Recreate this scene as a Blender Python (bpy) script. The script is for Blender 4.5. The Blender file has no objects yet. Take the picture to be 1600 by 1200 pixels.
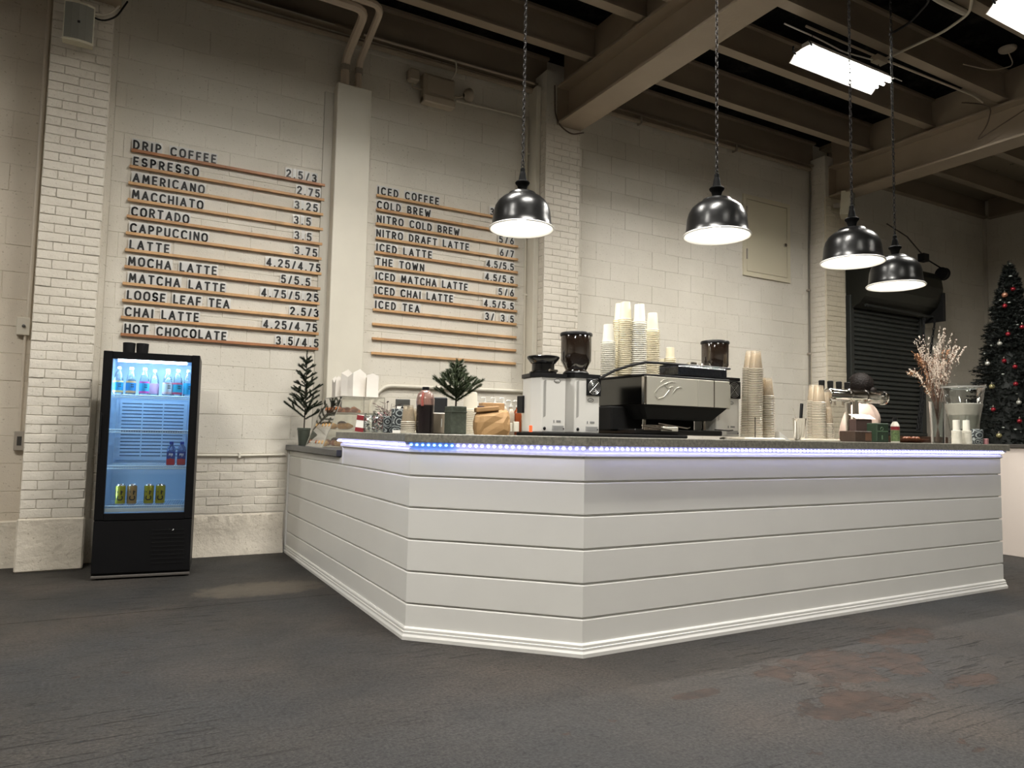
import bpy, bmesh, math, random
from mathutils import Vector, Matrix
from math import sin, cos, pi, radians
SC = bpy.context.scene
COL = SC.collection
RND = random.Random(7)
# ------------------------------------------------------------------ camera, world, lights, exposure
CAM_H = 1.10
YAW, PITCH, ROLL = 0.50505, 0.070245, 0.01961
FPX = 1119.9
def cam_axes():
    f = Vector((sin(YAW), cos(YAW), 0)); r = Vector((cos(YAW), -sin(YAW), 0)); u = Vector((0, 0, 1))
    w = f*cos(PITCH) + u*sin(PITCH); u2 = -f*sin(PITCH) + u*cos(PITCH)
    return r*cos(ROLL) + u2*sin(ROLL), -r*sin(ROLL) + u2*cos(ROLL), w
CR, CU, CW = cam_axes()
cam_d = bpy.data.cameras.new('camera'); cam = bpy.data.objects.new('camera', cam_d); COL.objects.link(cam)
cam.matrix_world = Matrix(((CR.x, CU.x, -CW.x, 0), (CR.y, CU.y, -CW.y, 0), (CR.z, CU.z, -CW.z, CAM_H), (0, 0, 0, 1)))
cam_d.sensor_width = 36; cam_d.lens = FPX/1600*36; cam_d.clip_start = .02; cam_d.clip_end = 80
SC.camera = cam
SC.view_settings.view_transform = 'Standard'; SC.view_settings.look = 'None'
SC.view_settings.gamma = 1; SC.view_settings.use_curve_mapping = False
SC.view_settings.exposure = 0.0
SC.cycles.transparent_max_bounces = 24; SC.cycles.max_bounces = 7; SC.cycles.diffuse_bounces = 4
SC.cycles.sample_clamp_indirect = 6; SC.cycles.use_denoising = True
W = bpy.data.worlds.new('world'); SC.world = W; W.use_nodes = True
W.node_tree.nodes['Background'].inputs[0].default_value = (.9, .85, .78, 1); W.node_tree.nodes['Background'].inputs[1].default_value = .012
TUBE_COL = (1.0, .965, .90)
FIX = [(-1.45, 2.5, 4.75, 260), (1.65, 4.38, 4.75, 120), (2.2, 2.5, 4.75, 270), (6.1, 4.38, 4.75, 210), (6.85, 3.0, 4.75, 150),
       (-2.0, -1.6, 4.75, 110), (2.2, -1.6, 4.75, 230), (6.8, -1.6, 4.75, 190), (-3.3, 4.38, 4.75, 110)]
for x, y, z, e in FIX:
    ld = bpy.data.lights.new('tube_light', 'AREA'); ld.shape = 'RECTANGLE'; ld.size = 1.14; ld.size_y = .12
    ld.energy = e; ld.color = TUBE_COL
    lo = bpy.data.objects.new('tube_light', ld); COL.objects.link(lo); lo.location = (x, y, z-.012)
PEND = [(815, 3.89, .40), (1120, 3.22, .40), (1332, 3.10, .40), (1399.5, 3.32, .40)]
PEND_E, BULB_COL = 6.5, (1.0, .93, .82)

# ------------------------------------------------------------------ projection helpers (world point of a pixel on a plane)
def P(px, py, Y):
    d = CR*(px-800)/FPX - CU*(py-600)/FPX + CW
    return d*(Y/d.y) + Vector((0, 0, CAM_H))
def PX(px, py, X):
    d = CR*(px-800)/FPX - CU*(py-600)/FPX + CW
    return d*(X/d.x) + Vector((0, 0, CAM_H))
def XA(px, Y, z):
    a = (px-800)/FPX; q = CR - CW*a
    return -(q.y*Y + q.z*(z-CAM_H))/q.x
def ZA(px, py, Y): return P(px, py, Y).z
def SCALE(x, y, z): return FPX/(Vector((x, y, z-CAM_H)).dot(CW))

# ------------------------------------------------------------------ materials
def nodes(m): m.use_nodes = True; return m.node_tree.nodes, m.node_tree.links
MATS = {}
def mat(name, col=(.5, .5, .5), rough=.5, metal=0, emit=None, es=0, alpha=1, trans=0, spec=.5, bump=0, bscale=40, var=0, vscale=4, coat=0):
    if name in MATS: return MATS[name]
    m = bpy.data.materials.new(name); N, L = nodes(m); b = N['Principled BSDF']
    b.inputs['Base Color'].default_value = (*col, 1); b.inputs['Roughness'].default_value = rough
    b.inputs['Metallic'].default_value = metal; b.inputs['Specular IOR Level'].default_value = spec
    b.inputs['Coat Weight'].default_value = coat
    if emit: b.inputs['Emission Color'].default_value = (*emit, 1); b.inputs['Emission Strength'].default_value = es
    b.inputs['Alpha'].default_value = alpha; b.inputs['Transmission Weight'].default_value = trans
    if bump or var:
        tc = N.new('ShaderNodeTexCoord')
    if bump:
        n = N.new('ShaderNodeTexNoise'); n.inputs['Scale'].default_value = bscale; n.inputs['Detail'].default_value = 6
        bp = N.new('ShaderNodeBump'); bp.inputs['Strength'].default_value = bump; bp.inputs['Distance'].default_value = .01
        L.new(tc.outputs['Object'], n.inputs['Vector']); L.new(n.outputs['Fac'], bp.inputs['Height']); L.new(bp.outputs['Normal'], b.inputs['Normal'])
    if var:
        n = N.new('ShaderNodeTexNoise'); n.inputs['Scale'].default_value = vscale; n.inputs['Detail'].default_value = 5
        r = N.new('ShaderNodeValToRGB'); r.color_ramp.elements[0].position = .3; r.color_ramp.elements[1].position = .7
        r.color_ramp.elements[0].color = (*[c*(1-var) for c in col], 1); r.color_ramp.elements[1].color = (*[min(1, c*(1+var)) for c in col], 1)
        L.new(tc.outputs['Object'], n.inputs['Vector']); L.new(n.outputs['Fac'], r.inputs[0]); L.new(r.outputs[0], b.inputs['Base Color'])
    MATS[name] = m; return m
def paint_mat(name, col, dirt, bump=.25, fine=90):
    """old painted masonry: soft large blotches, small dark pits, fine grain"""
    m = bpy.data.materials.new(name); N, L = nodes(m); b = N['Principled BSDF']; b.inputs['Roughness'].default_value = .62
    b.inputs['Specular IOR Level'].default_value = .3
    g = N.new('ShaderNodeNewGeometry')
    n1 = N.new('ShaderNodeTexNoise'); n1.inputs['Scale'].default_value = 1.3; n1.inputs['Detail'].default_value = 6
    r1 = N.new('ShaderNodeValToRGB'); r1.color_ramp.elements[0].position = .32; r1.color_ramp.elements[1].position = .62
    r1.color_ramp.elements[0].color = (*dirt, 1); r1.color_ramp.elements[1].color = (*col, 1)
    n2 = N.new('ShaderNodeTexNoise'); n2.inputs['Scale'].default_value = 55; n2.inputs['Detail'].default_value = 3
    r2 = N.new('ShaderNodeValToRGB'); r2.color_ramp.elements[0].position = .27; r2.color_ramp.elements[1].position = .36
    r2.color_ramp.elements[0].color = (.55, .52, .46, 1); r2.color_ramp.elements[1].color = (1, 1, 1, 1)
    mx = N.new('ShaderNodeMixRGB'); mx.blend_type = 'MULTIPLY'; mx.inputs[0].default_value = .8
    L.new(g.outputs['Position'], n1.inputs['Vector']); L.new(g.outputs['Position'], n2.inputs['Vector'])
    L.new(n1.outputs['Fac'], r1.inputs[0]); L.new(n2.outputs['Fac'], r2.inputs[0])
    L.new(r1.outputs[0], mx.inputs[1]); L.new(r2.outputs[0], mx.inputs[2]); L.new(mx.outputs[0], b.inputs['Base Color'])
    n3 = N.new('ShaderNodeTexNoise'); n3.inputs['Scale'].default_value = fine; n3.inputs['Detail'].default_value = 8; n3.inputs['Roughness'].default_value = .65
    n4 = N.new('ShaderNodeTexNoise'); n4.inputs['Scale'].default_value = 9; n4.inputs['Detail'].default_value = 4
    ad = N.new('ShaderNodeMath'); ad.operation = 'ADD'
    ml = N.new('ShaderNodeMath'); ml.operation = 'MULTIPLY'; ml.inputs[1].default_value = 1.6
    L.new(g.outputs['Position'], n3.inputs['Vector']); L.new(g.outputs['Position'], n4.inputs['Vector'])
    L.new(n4.outputs['Fac'], ml.inputs[0]); L.new(n3.outputs['Fac'], ad.inputs[0]); L.new(ml.outputs[0], ad.inputs[1])
    bp = N.new('ShaderNodeBump'); bp.inputs['Strength'].default_value = bump; bp.inputs['Distance'].default_value = .012
    L.new(ad.outputs[0], bp.inputs['Height']); L.new(bp.outputs['Normal'], b.inputs['Normal'])
    MATS[name] = m; return m
def clear_mat(name, tint=(1, 1, 1), refl=.12, body=None, bodyfac=0, rough=.03):
    """thin clear plastic or glass: see-through with a fresnel sheen and, if asked, a milky body"""
    m = bpy.data.materials.new(name); N, L = nodes(m); N.remove(N['Principled BSDF'])
    out = N['Material Output']; t = N.new('ShaderNodeBsdfTransparent'); t.inputs[0].default_value = (*tint, 1)
    gl = N.new('ShaderNodeBsdfGlossy'); gl.inputs['Roughness'].default_value = rough
    fr = N.new('ShaderNodeFresnel'); fr.inputs[0].default_value = 1.45
    mu = N.new('ShaderNodeMath'); mu.operation = 'MULTIPLY_ADD'; mu.inputs[1].default_value = .8 if refl else .35; mu.inputs[2].default_value = refl*.3
    L.new(fr.outputs[0], mu.inputs[0]); mx = N.new('ShaderNodeMixShader'); L.new(mu.outputs[0], mx.inputs[0])
    last = t.outputs[0]
    if body:
        d = N.new('ShaderNodeBsdfDiffuse'); d.inputs[0].default_value = (*body, 1); m2 = N.new('ShaderNodeMixShader')
        m2.inputs[0].default_value = bodyfac; L.new(t.outputs[0], m2.inputs[1]); L.new(d.outputs[0], m2.inputs[2]); last = m2.outputs[0]
    L.new(last, mx.inputs[1]); L.new(gl.outputs[0], mx.inputs[2]); L.new(mx.outputs[0], out.inputs[0])
    MATS[name] = m; return m
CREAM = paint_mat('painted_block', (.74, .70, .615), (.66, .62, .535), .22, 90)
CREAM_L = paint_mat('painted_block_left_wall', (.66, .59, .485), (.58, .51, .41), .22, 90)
BRICKP = paint_mat('painted_brick', (.74, .69, .60), (.67, .62, .53), .35, 60)
ROUGHP = paint_mat('painted_rough_concrete', (.73, .67, .57), (.62, .56, .46), .9, 22)
SMOOTHP = mat('smooth_cream_paint', (.72, .68, .58), .5, bump=.08, bscale=25, var=.03)
STEELP = mat('painted_beam_steel', (.37, .30, .22), .5, bump=.15, bscale=30, var=.06, vscale=3)
JOISTP = mat('painted_joist_steel', (.33, .27, .20), .55, bump=.2, bscale=24, var=.08, vscale=2)
TRIMW = mat('white_trim_paint', (.80, .79, .75), .35, bump=.03, bscale=12, var=.015)
DARKSTEEL = mat('dark_grey_steel', (.052, .056, .052), .42, metal=.3)
BLACKPL = mat('black_plastic', (.008, .008, .009), .4, spec=.3)
BLACKGL = mat('black_gloss_enamel', (.005, .005, .005), .29, spec=.4)
BLACKM = mat('matt_black', (.007, .007, .007), .75, spec=.2)
WHITEIN = mat('white_enamel', (.9, .88, .84), .4)
CHROME = mat('polished_chrome', (.75, .72, .68), .12, metal=1)
BRUSHED = mat('brushed_steel', (.66, .64, .56), .34, metal=.55)
WOODL = mat('pale_pine', (.60, .36, .17), .5, var=.18, vscale=9)
WOODD = mat('stained_pine', (.36, .155, .065), .5, var=.15, vscale=9)
CUPW = mat('white_paper_cup', (.72, .70, .62), .6)
CUPL = mat('ivory_paper_cup', (.71, .65, .49), .6)
PLASTIC = clear_mat('clear_cup_plastic', (.96, .94, .90), .0, (.80, .70, .56), .16, .22)
RIMPL = clear_mat('clear_cup_rim', (.95, .93, .9), .3, (.88, .82, .70), .62, .15)
GLASS = clear_mat('thin_clear_glass', (.94, .97, .97), .1)
ACRYL = clear_mat('clear_acrylic', (.95, .95, .93), .1, (.8, .78, .72), .05)
CARD = clear_mat('clear_letter_card', (.97, .97, .97), .04, (.93, .93, .91), .66, .15)
KRAFT = mat('kraft_paper', (.36, .215, .092), .7, bump=.5, bscale=14)
WHITEPAPER = mat('white_bag_paper', (.80, .76, .70), .75, bump=.35, bscale=10)
SPEAKG = mat('grey_speaker_cloth', (.20, .195, .165), .8, bump=.2, bscale=300)
GREYP = mat('old_grey_paint', (.33, .29, .24), .6, bump=.15, bscale=30)
# floor: dark sealed concrete, worn, with rusty bare patches and scratches
def floor_mat():
    m = bpy.data.materials.new('sealed_concrete'); N, L = nodes(m); b = N['Principled BSDF']
    g = N.new('ShaderNodeNewGeometry'); pos = g.outputs['Position']
    def noise(s, d=6, r=.6, v=pos):
        n = N.new('ShaderNodeTexNoise'); n.inputs['Scale'].default_value = s; n.inputs['Detail'].default_value = d; n.inputs['Roughness'].default_value = r
        L.new(v, n.inputs['Vector']); return n.outputs['Fac']
    def ramp(i, stops):
        r = N.new('ShaderNodeValToRGB'); e = r.color_ramp.elements
        while len(e) < len(stops): e.new(.5)
        for k, (p, c) in enumerate(stops): e[k].position = p; e[k].color = (*c, 1)
        L.new(i, r.inputs[0]); return r.outputs[0]
    def mix(f, a, c, bt='MIX'):
        x = N.new('ShaderNodeMixRGB'); x.blend_type = bt
        if isinstance(f, float): x.inputs[0].default_value = f
        else: L.new(f, x.inputs[0])
        for s, k in ((a, 1), (c, 2)):
            if isinstance(s, tuple): x.inputs[k].default_value = (*s, 1)
            else: L.new(s, x.inputs[k])
        return x.outputs[0]
    def math_(op, a, c=0.0):
        x = N.new('ShaderNodeMath'); x.operation = op
        for s, k in ((a, 0), (c, 1)):
            if isinstance(s, (int, float)): x.inputs[k].default_value = s
            else: L.new(s, x.inputs[k])
        return x.outputs[0]
    base = ramp(noise(.8, 7), [(.34, (.022, .0215, .021)), (.5, (.033, .0295, .026)), (.66, (.050, .041, .034))])
    blue = mix(ramp(noise(.45, 3), [(.42, (0, 0, 0)), (.66, (.55, .55, .55))]), base, (.027, .0305, .034))
    grain = ramp(noise(70, 8, .85), [(.38, (.22, .22, .22)), (.5, (.95, .95, .95)), (.62, (1.9, 1.85, 1.78))])
    col = mix(.85, blue, grain, 'MULTIPLY')
    pits = ramp(noise(16, 9, .8), [(.36, (.3, .3, .3)), (.44, (1, 1, 1))])
    col = mix(.8, col, pits, 'MULTIPLY')
    # stretched scratches and troweling marks, two directions
    h = None
    for ang, sc, th in ((.5, (3.4, 42, 1), .615), (-.42, (2.2, 34, 1), .63), (1.2, (3.0, 46, 1), .66)):
        mp = N.new('ShaderNodeMapping'); mp.inputs['Rotation'].default_value = (0, 0, ang); mp.inputs['Scale'].default_value = sc
        L.new(pos, mp.inputs['Vector']); s = noise(1, 5, .6, mp.outputs[0])
        k = ramp(s, [(th-.01, (0, 0, 0)), (th+.02, (1, 1, 1))])
        h = k if h is None else mix(1.0, h, k, 'ADD')
    msk = ramp(noise(.6, 3), [(.43, (0, 0, 0)), (.54, (1, 1, 1))])
    hs = math_('MULTIPLY', h, msk)
    col = mix(math_('MULTIPLY', hs, .9), col, (.010, .009, .008))
    # worn patches: bare rusty concrete around given places
    sp = N.new('ShaderNodeSeparateXYZ'); L.new(pos, sp.inputs[0])
    tot = None
    for cx, cy, rx, ry in ((3.22, 2.34, .62, .30), (2.85, 2.0, .50, .2), (4.0, 2.55, .4, .17), (-.2, 1.75, .5, .16), (3.55, 1.95, .3, .1), (2.25, 2.38, .2, .06)):
        dx = math_('DIVIDE', math_('SUBTRACT', sp.outputs[0], cx), rx); dy = math_('DIVIDE', math_('SUBTRACT', sp.outputs[1], cy), ry)
        d = math_('SUBTRACT', 1.0, math_('ADD', math_('MULTIPLY', dx, dx), math_('MULTIPLY', dy, dy)))
        d = math_('MAXIMUM', d, 0.0); tot = d if tot is None else math_('MAXIMUM', tot, d)
    pn = noise(4.2, 9, .66)
    pm = math_('MULTIPLY', tot, 1.0); pm = math_('ADD', math_('MULTIPLY', pm, .30), pn)
    pmask = ramp(pm, [(.665, (0, 0, 0)), (.675, (1, 1, 1))])
    rust = ramp(noise(9, 5), [(.35, (.019, .014, .011)), (.65, (.046, .027, .019))])
    col = mix(math_('MULTIPLY', pmask, .85), col, rust)
    # light scuffed patch by the wall
    dx = math_('DIVIDE', math_('SUBTRACT', sp.outputs[0], .95), .75); dy = math_('DIVIDE', math_('SUBTRACT', sp.outputs[1], 5.25), .38)
    d = math_('MAXIMUM', math_('SUBTRACT', 1.0, math_('ADD', math_('MULTIPLY', dx, dx), math_('MULTIPLY', dy, dy))), 0.0)
    sc_ = ramp(math_('MULTIPLY', d, noise(11, 9, .8)), [(.30, (0, 0, 0)), (.36, (.45, .45, .45)), (.6, (.7, .7, .7))])
    col = mix(sc_, col, (.10, .084, .064))
    L.new(col, b.inputs['Base Color'])
    rr = N.new('ShaderNodeMapRange'); rr.inputs[3].default_value = .5; rr.inputs[4].default_value = .8; L.new(noise(1.7, 6), rr.inputs[0])
    L.new(rr.outputs[0], b.inputs['Roughness']); b.inputs['Specular IOR Level'].default_value = .22
    hh = math_('SUBTRACT', math_('ADD', math_('MULTIPLY', noise(150, 4, .7), .35), math_('MULTIPLY', noise(14, 6), .6)), math_('ADD', math_('MULTIPLY', hs, .6), math_('MULTIPLY', pmask, .3)))
    bp = N.new('ShaderNodeBump'); bp.inputs['Strength'].default_value = .6; bp.inputs['Distance'].default_value = .014
    L.new(hh, bp.inputs['Height']); L.new(bp.outputs[0], b.inputs['Normal'])
    return m
FLOORM = floor_mat()
def slab_mat():
    m = bpy.data.materials.new('grey_stone_slab'); N, L = nodes(m); b = N['Principled BSDF']; g = N.new('ShaderNodeNewGeometry')
    n = N.new('ShaderNodeTexNoise'); n.inputs['Scale'].default_value = 60; n.inputs['Detail'].default_value = 7; n.inputs['Roughness'].default_value = .75
    r = N.new('ShaderNodeValToRGB'); r.color_ramp.elements[0].position = .34; r.color_ramp.elements[1].position = .68
    r.color_ramp.elements[0].color = (.10, .098, .082, 1); r.color_ramp.elements[1].color = (.30, .285, .235, 1)
    L.new(g.outputs['Position'], n.inputs[0]); L.new(n.outputs[0], r.inputs[0]); L.new(r.outputs[0], b.inputs['Base Color'])
    b.inputs['Roughness'].default_value = .3; return m
SLABM = slab_mat()
DSLAB = mat('charcoal_slab', (.055, .057, .062), .35, var=.2, vscale=30)

# ------------------------------------------------------------------ mesh building
class MB:
    def __init__(s): s.v = []; s.f = []; s.m = []; s.smooth = []
    def add(s, vs, fs, mi=0, sm=False):
        o = len(s.v); s.v += [tuple(v) for v in vs]; s.f += [tuple(i+o for i in f) for f in fs]
        s.m += [mi]*len(fs); s.smooth += [sm]*len(fs); return s
    def box(s, x0, x1, y0, y1, z0, z1, mi=0, M=None):
        vs = [Vector((x, y, z)) for z in (z0, z1) for y in (y0, y1) for x in (x0, x1)]
        if M is not None: vs = [M @ v for v in vs]
        return s.add(vs, [(0, 2, 3, 1), (4, 5, 7, 6), (0, 1, 5, 4), (2, 6, 7, 3), (0, 4, 6, 2), (1, 3, 7, 5)], mi)
    def cbox(s, x0, x1, y0, y1, z0, z1, b=.005, mi=0, M=None):
        b = min(b, (x1-x0)*.49, (y1-y0)*.49, (z1-z0)*.49); bm = bmesh.new()
        for X, sx in ((x0, 1), (x1, -1)):
            for Y, sy in ((y0, 1), (y1, -1)):
                for Z, sz in ((z0, 1), (z1, -1)):
                    for d in ((0, 1, 1), (1, 0, 1), (1, 1, 0)):
                        p = Vector((X+sx*b*d[0], Y+sy*b*d[1], Z+sz*b*d[2])); bm.verts.new(M @ p if M is not None else p)
        bmesh.ops.convex_hull(bm, input=bm.verts); bm.verts.index_update()
        bmesh.ops.dissolve_limit(bm, angle_limit=.02, verts=bm.verts, edges=bm.edges); bm.verts.index_update()
        vs = [v.co.copy() for v in bm.verts]; fs = [[v.index for v in f.verts] for f in bm.faces]; bm.free()
        return s.add(vs, fs, mi)
    def lathe(s, prof, n=24, c=(0, 0, 0), mi=0, M=None, sm=True, cap=False):
        c = Vector(c); vs = []; fs = []
        for r, z in prof:
            for k in range(n):
                a = 2*pi*k/n; p = Vector((r*cos(a), r*sin(a), z)); vs.append((M @ p if M is not None else p) + c)
        for i in range(len(prof)-1):
            for k in range(n):
                k2 = (k+1) % n; fs.append((i*n+k, i*n+k2, (i+1)*n+k2, (i+1)*n+k))
        if cap: fs.append(tuple(range(n))[::-1]); fs.append(tuple((len(prof)-1)*n+k for k in range(n)))
        return s.add(vs, fs, mi, sm)
    def tube(s, pts, r, n=8, mi=0, closed=False, sm=True):
        pts = [Vector(p) for p in pts]; K = len(pts); rs = r if isinstance(r, (list, tuple)) else [r]*K
        up = None; vs = []; fs = []
        for i, p in enumerate(pts):
            a = pts[(i-1) % K] if (i > 0 or closed) else p; b = pts[(i+1) % K] if (i < K-1 or closed) else p
            t = (b-a); t = t.normalized() if t.length > 1e-9 else Vector((0, 0, 1))
            if up is None: up = Vector((0, 0, 1)) if abs(t.z) < .9 else Vector((1, 0, 0))
            u = up - t*up.dot(t)
            if u.length < 1e-6: u = t.orthogonal()
            u.normalize(); w = t.cross(u); up = u
            for k in range(n):
                q = 2*pi*k/n; vs.append(p + (u*cos(q) + w*sin(q))*rs[i])
        for i in range(K if closed else K-1):
            j = (i+1) % K
            for k in range(n):
                k2 = (k+1) % n; fs.append((i*n+k, i*n+k2, j*n+k2, j*n+k))
        if not closed: fs.append(tuple(range(n))[::-1]); fs.append(tuple((K-1)*n+k for k in range(n)))
        return s.add(vs, fs, mi, sm)
    def prism(s, poly, z0, z1, mi=0, M=None):
        n = len(poly); vs = [Vector((x, y, z0)) for x, y in poly] + [Vector((x, y, z1)) for x, y in poly]
        if M is not None: vs = [M @ v for v in vs]
        return s.add(vs, [tuple(range(n))[::-1], tuple(range(n, 2*n))] + [(i, (i+1) % n, (i+1) % n+n, i+n) for i in range(n)], mi)
    def sphere(s, c, r, n=10, m=7, mi=0, sc=(1, 1, 1)):
        c = Vector(c); pr = [(max(1e-4, r*sin(pi*i/m)), -r*cos(pi*i/m)) for i in range(m+1)]
        return s.lathe(pr, n, c, mi, Matrix.Diagonal((*sc, 1)).to_3x3())
    def sweep(s, path, prof, mi=0, i0=0, i1=None):
        """profile (outward, z) swept with mitred corners along a 2D path; outward is to the right of travel"""
        i1 = len(path)-1 if i1 is None else i1; P2 = [Vector(p) for p in path]; rings = []
        def nrm(a, b): d = (b-a).normalized(); return Vector((d.y, -d.x))
        for i in range(i0, i1+1):
            if i == 0: m = nrm(P2[0], P2[1])
            elif i == len(P2)-1: m = nrm(P2[-2], P2[-1])
            else:
                a = nrm(P2[i-1], P2[i]); b = nrm(P2[i], P2[i+1]); m = (a+b)/(1+a.dot(b))
            rings.append([Vector((P2[i].x+m.x*o, P2[i].y+m.y*o, z)) for o, z in prof])
        n = len(prof); vs = [v for r in rings for v in r]; fs = []
        for i in range(len(rings)-1):
            for k in range(n): k2 = (k+1) % n; fs.append((i*n+k, (i+1)*n+k, (i+1)*n+k2, i*n+k2))
        fs.append(tuple(range(n))); fs.append(tuple((len(rings)-1)*n+k for k in range(n))[::-1])
        return s.add(vs, fs, mi)
    def mesh(s, name, mats):
        me = bpy.data.meshes.new(name); me.from_pydata(s.v, [], s.f)
        for m in (mats if isinstance(mats, (list, tuple)) else [mats]): me.materials.append(m)
        me.polygons.foreach_set('material_index', s.m); me.polygons.foreach_set('use_smooth', s.smooth); me.update()
        if any(s.smooth): me.set_sharp_from_angle(angle=radians(40))
        return me
    def build(s, name, mats, parent=None, loc=None):
        o = bpy.data.objects.new(name, s.mesh(name, mats)); COL.objects.link(o)
        if loc is not None: o.location = loc
        if parent is not None: o.parent = parent
        return o
def fixn(o):
    bm = bmesh.new(); bm.from_mesh(o.data); bmesh.ops.recalc_face_normals(bm, faces=bm.faces); bm.to_mesh(o.data); bm.free(); return o
def tag(o, label, cat=None, group=None, kind=None):
    if label: o['label'] = label
    if cat: o['category'] = cat
    if group: o['group'] = group
    if kind: o['kind'] = kind
    return o
def empty(name, loc=(0, 0, 0), rz=0, label=None, cat=None, group=None, kind=None):
    o = bpy.data.objects.new(name, None); o.empty_display_size = .1; COL.objects.link(o); o.location = loc; o.rotation_euler.z = rz
    return tag(o, label, cat, group, kind)
def link(name, me, parent=None, loc=(0, 0, 0), rot=(0, 0, 0), sc=None):
    o = bpy.data.objects.new(name, me); COL.objects.link(o); o.location = loc; o.rotation_euler = rot
    if sc: o.scale = sc
    if parent is not None: o.parent = parent
    return o
def copy_tree(o, parent=None):
    c = o.copy(); COL.objects.link(c); c.parent = parent
    for ch in list(o.children): copy_tree(ch, c)
    return c
TXT = {}
def text_mesh(s, h=1.0, ext=.01, bold=.012, mt=None, wide=1.0):
    """mesh of a word: cap height h, base line at z 0, left edge at x 0, facing -Y"""
    key = (s, h, ext, bold, mt.name if mt else '', wide)
    if key in TXT: return TXT[key]
    cu = bpy.data.curves.new('t', 'FONT'); cu.body = s; cu.size = 1; cu.offset = bold; cu.extrude = 0; cu.resolution_u = 3
    o = bpy.data.objects.new('t', cu); COL.objects.link(o); dg = bpy.context.evaluated_depsgraph_get(); dg.update()
    me = bpy.data.meshes.new_from_object(o.evaluated_get(dg)); bpy.data.objects.remove(o); bpy.data.curves.remove(cu)
    vs = [v.co.copy() for v in me.vertices]; k = h/.70; x0 = min(v.x for v in vs)
    for v in me.vertices: v.co = Vector(((v.co.x-x0)*k*wide, 0, v.co.y*k))
    wd = max(v.co.x for v in me.vertices)
    bm = bmesh.new(); bm.from_mesh(me); r = bmesh.ops.extrude_face_region(bm, geom=bm.faces[:])
    for e in r['geom']:
        if isinstance(e, bmesh.types.BMVert): e.co.y += ext
    bmesh.ops.recalc_face_normals(bm, faces=bm.faces); bm.to_mesh(me); bm.free()
    me.materials.clear(); me.materials.append(mt or BLACKM); me.name = 'glyph'
    me.polygons.foreach_set('material_index', [0]*len(me.polygons))
    TXT[key] = (me, wd); return TXT[key]
def put_text(s, h, loc, parent=None, mt=None, name='lettering', bold=.012, rot=(0, 0, 0), ext=.001, wide=1.0, center=True):
    me, w = text_mesh(s, h, ext, bold, mt, wide)
    R = Matrix.Rotation(rot[2], 3, 'Z') @ Matrix.Rotation(rot[1], 3, 'Y') @ Matrix.Rotation(rot[0], 3, 'X')
    off = R @ Vector((-w/2 if center else 0, 0, -h/2 if center else 0))
    return link(name, me, parent, Vector(loc)+off, rot)

# ================================================================== SETTING
WY = 6.77                     # plane of the back wall
CX = 13.07                    # right corner
# floor in two pours with a narrow joint
b = MB(); b.box(-9, 14, -7, 4.88, -.2, 0); b.box(-9, 14, 4.888, 8, -.2, 0); b.box(-9, 14, 4.87, 4.9, -.2, -.006)
tag(b.build('floor', FLOORM), 'dark worn concrete floor with rusty patches', 'floor', kind='structure')

def block_mesh(w, h, d=.009, ch=.005):
    """one block or brick face, back on y=0, proud to -y"""
    m = MB(); x, z = w/2, h/2
    vs = [(-x, 0, -z), (x, 0, -z), (x, 0, z), (-x, 0, z), (-x+ch, -d, -z+ch), (x-ch, -d, -z+ch), (x-ch, -d, z-ch), (-x+ch, -d, z-ch)]
    m.add(vs, [(4, 5, 6, 7), (0, 1, 5, 4), (1, 2, 6, 5), (2, 3, 7, 6), (3, 0, 4, 7)]); return m
BMC = {}
def block_var(w, h, kind, mt):
    key = (round(w, 3), round(h, 3), kind, mt.name, RND.randrange(3))
    if key not in BMC:
        m = MB(); ch = .003 if kind == 'block' else .0042; d = .0055 if kind == 'block' else .0062; nx = 3 if kind == 'brick' else 4; x, z = w/2, h/2
        j = .0012 if kind == 'block' else .0032
        # outline with slightly uneven edges
        ring = [(-x + 2*x*i/nx, -z) for i in range(nx)] + [(x, -z), (x, 0)] + [(x - 2*x*i/nx, z) for i in range(nx)] + [(-x, z), (-x, 0)]
        inner = []
        for px_, pz_ in ring:
            ix = px_ - math.copysign(ch, px_) if abs(abs(px_)-x) < 1e-6 else px_
            iz = pz_ - math.copysign(ch, pz_) if abs(abs(pz_)-z) < 1e-6 else pz_
            inner.append((ix + RND.uniform(-j, j), iz + RND.uniform(-j, j)))
        n = len(ring); vs = [(a, 0, c) for a, c in ring] + [(a, -d + RND.uniform(-1, 1)*j*.3, c) for a, c in inner] + [(0, -d-j*.4, 0)]
        fs = [(i, (i+1) % n, (i+1) % n+n, i+n) for i in range(n)] + [(i+n, (i+1) % n+n, 2*n) for i in range(n)]
        m.add(vs, fs, 0, False); me = m.mesh(kind, mt); BMC[key] = me
    return BMC[key]
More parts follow.
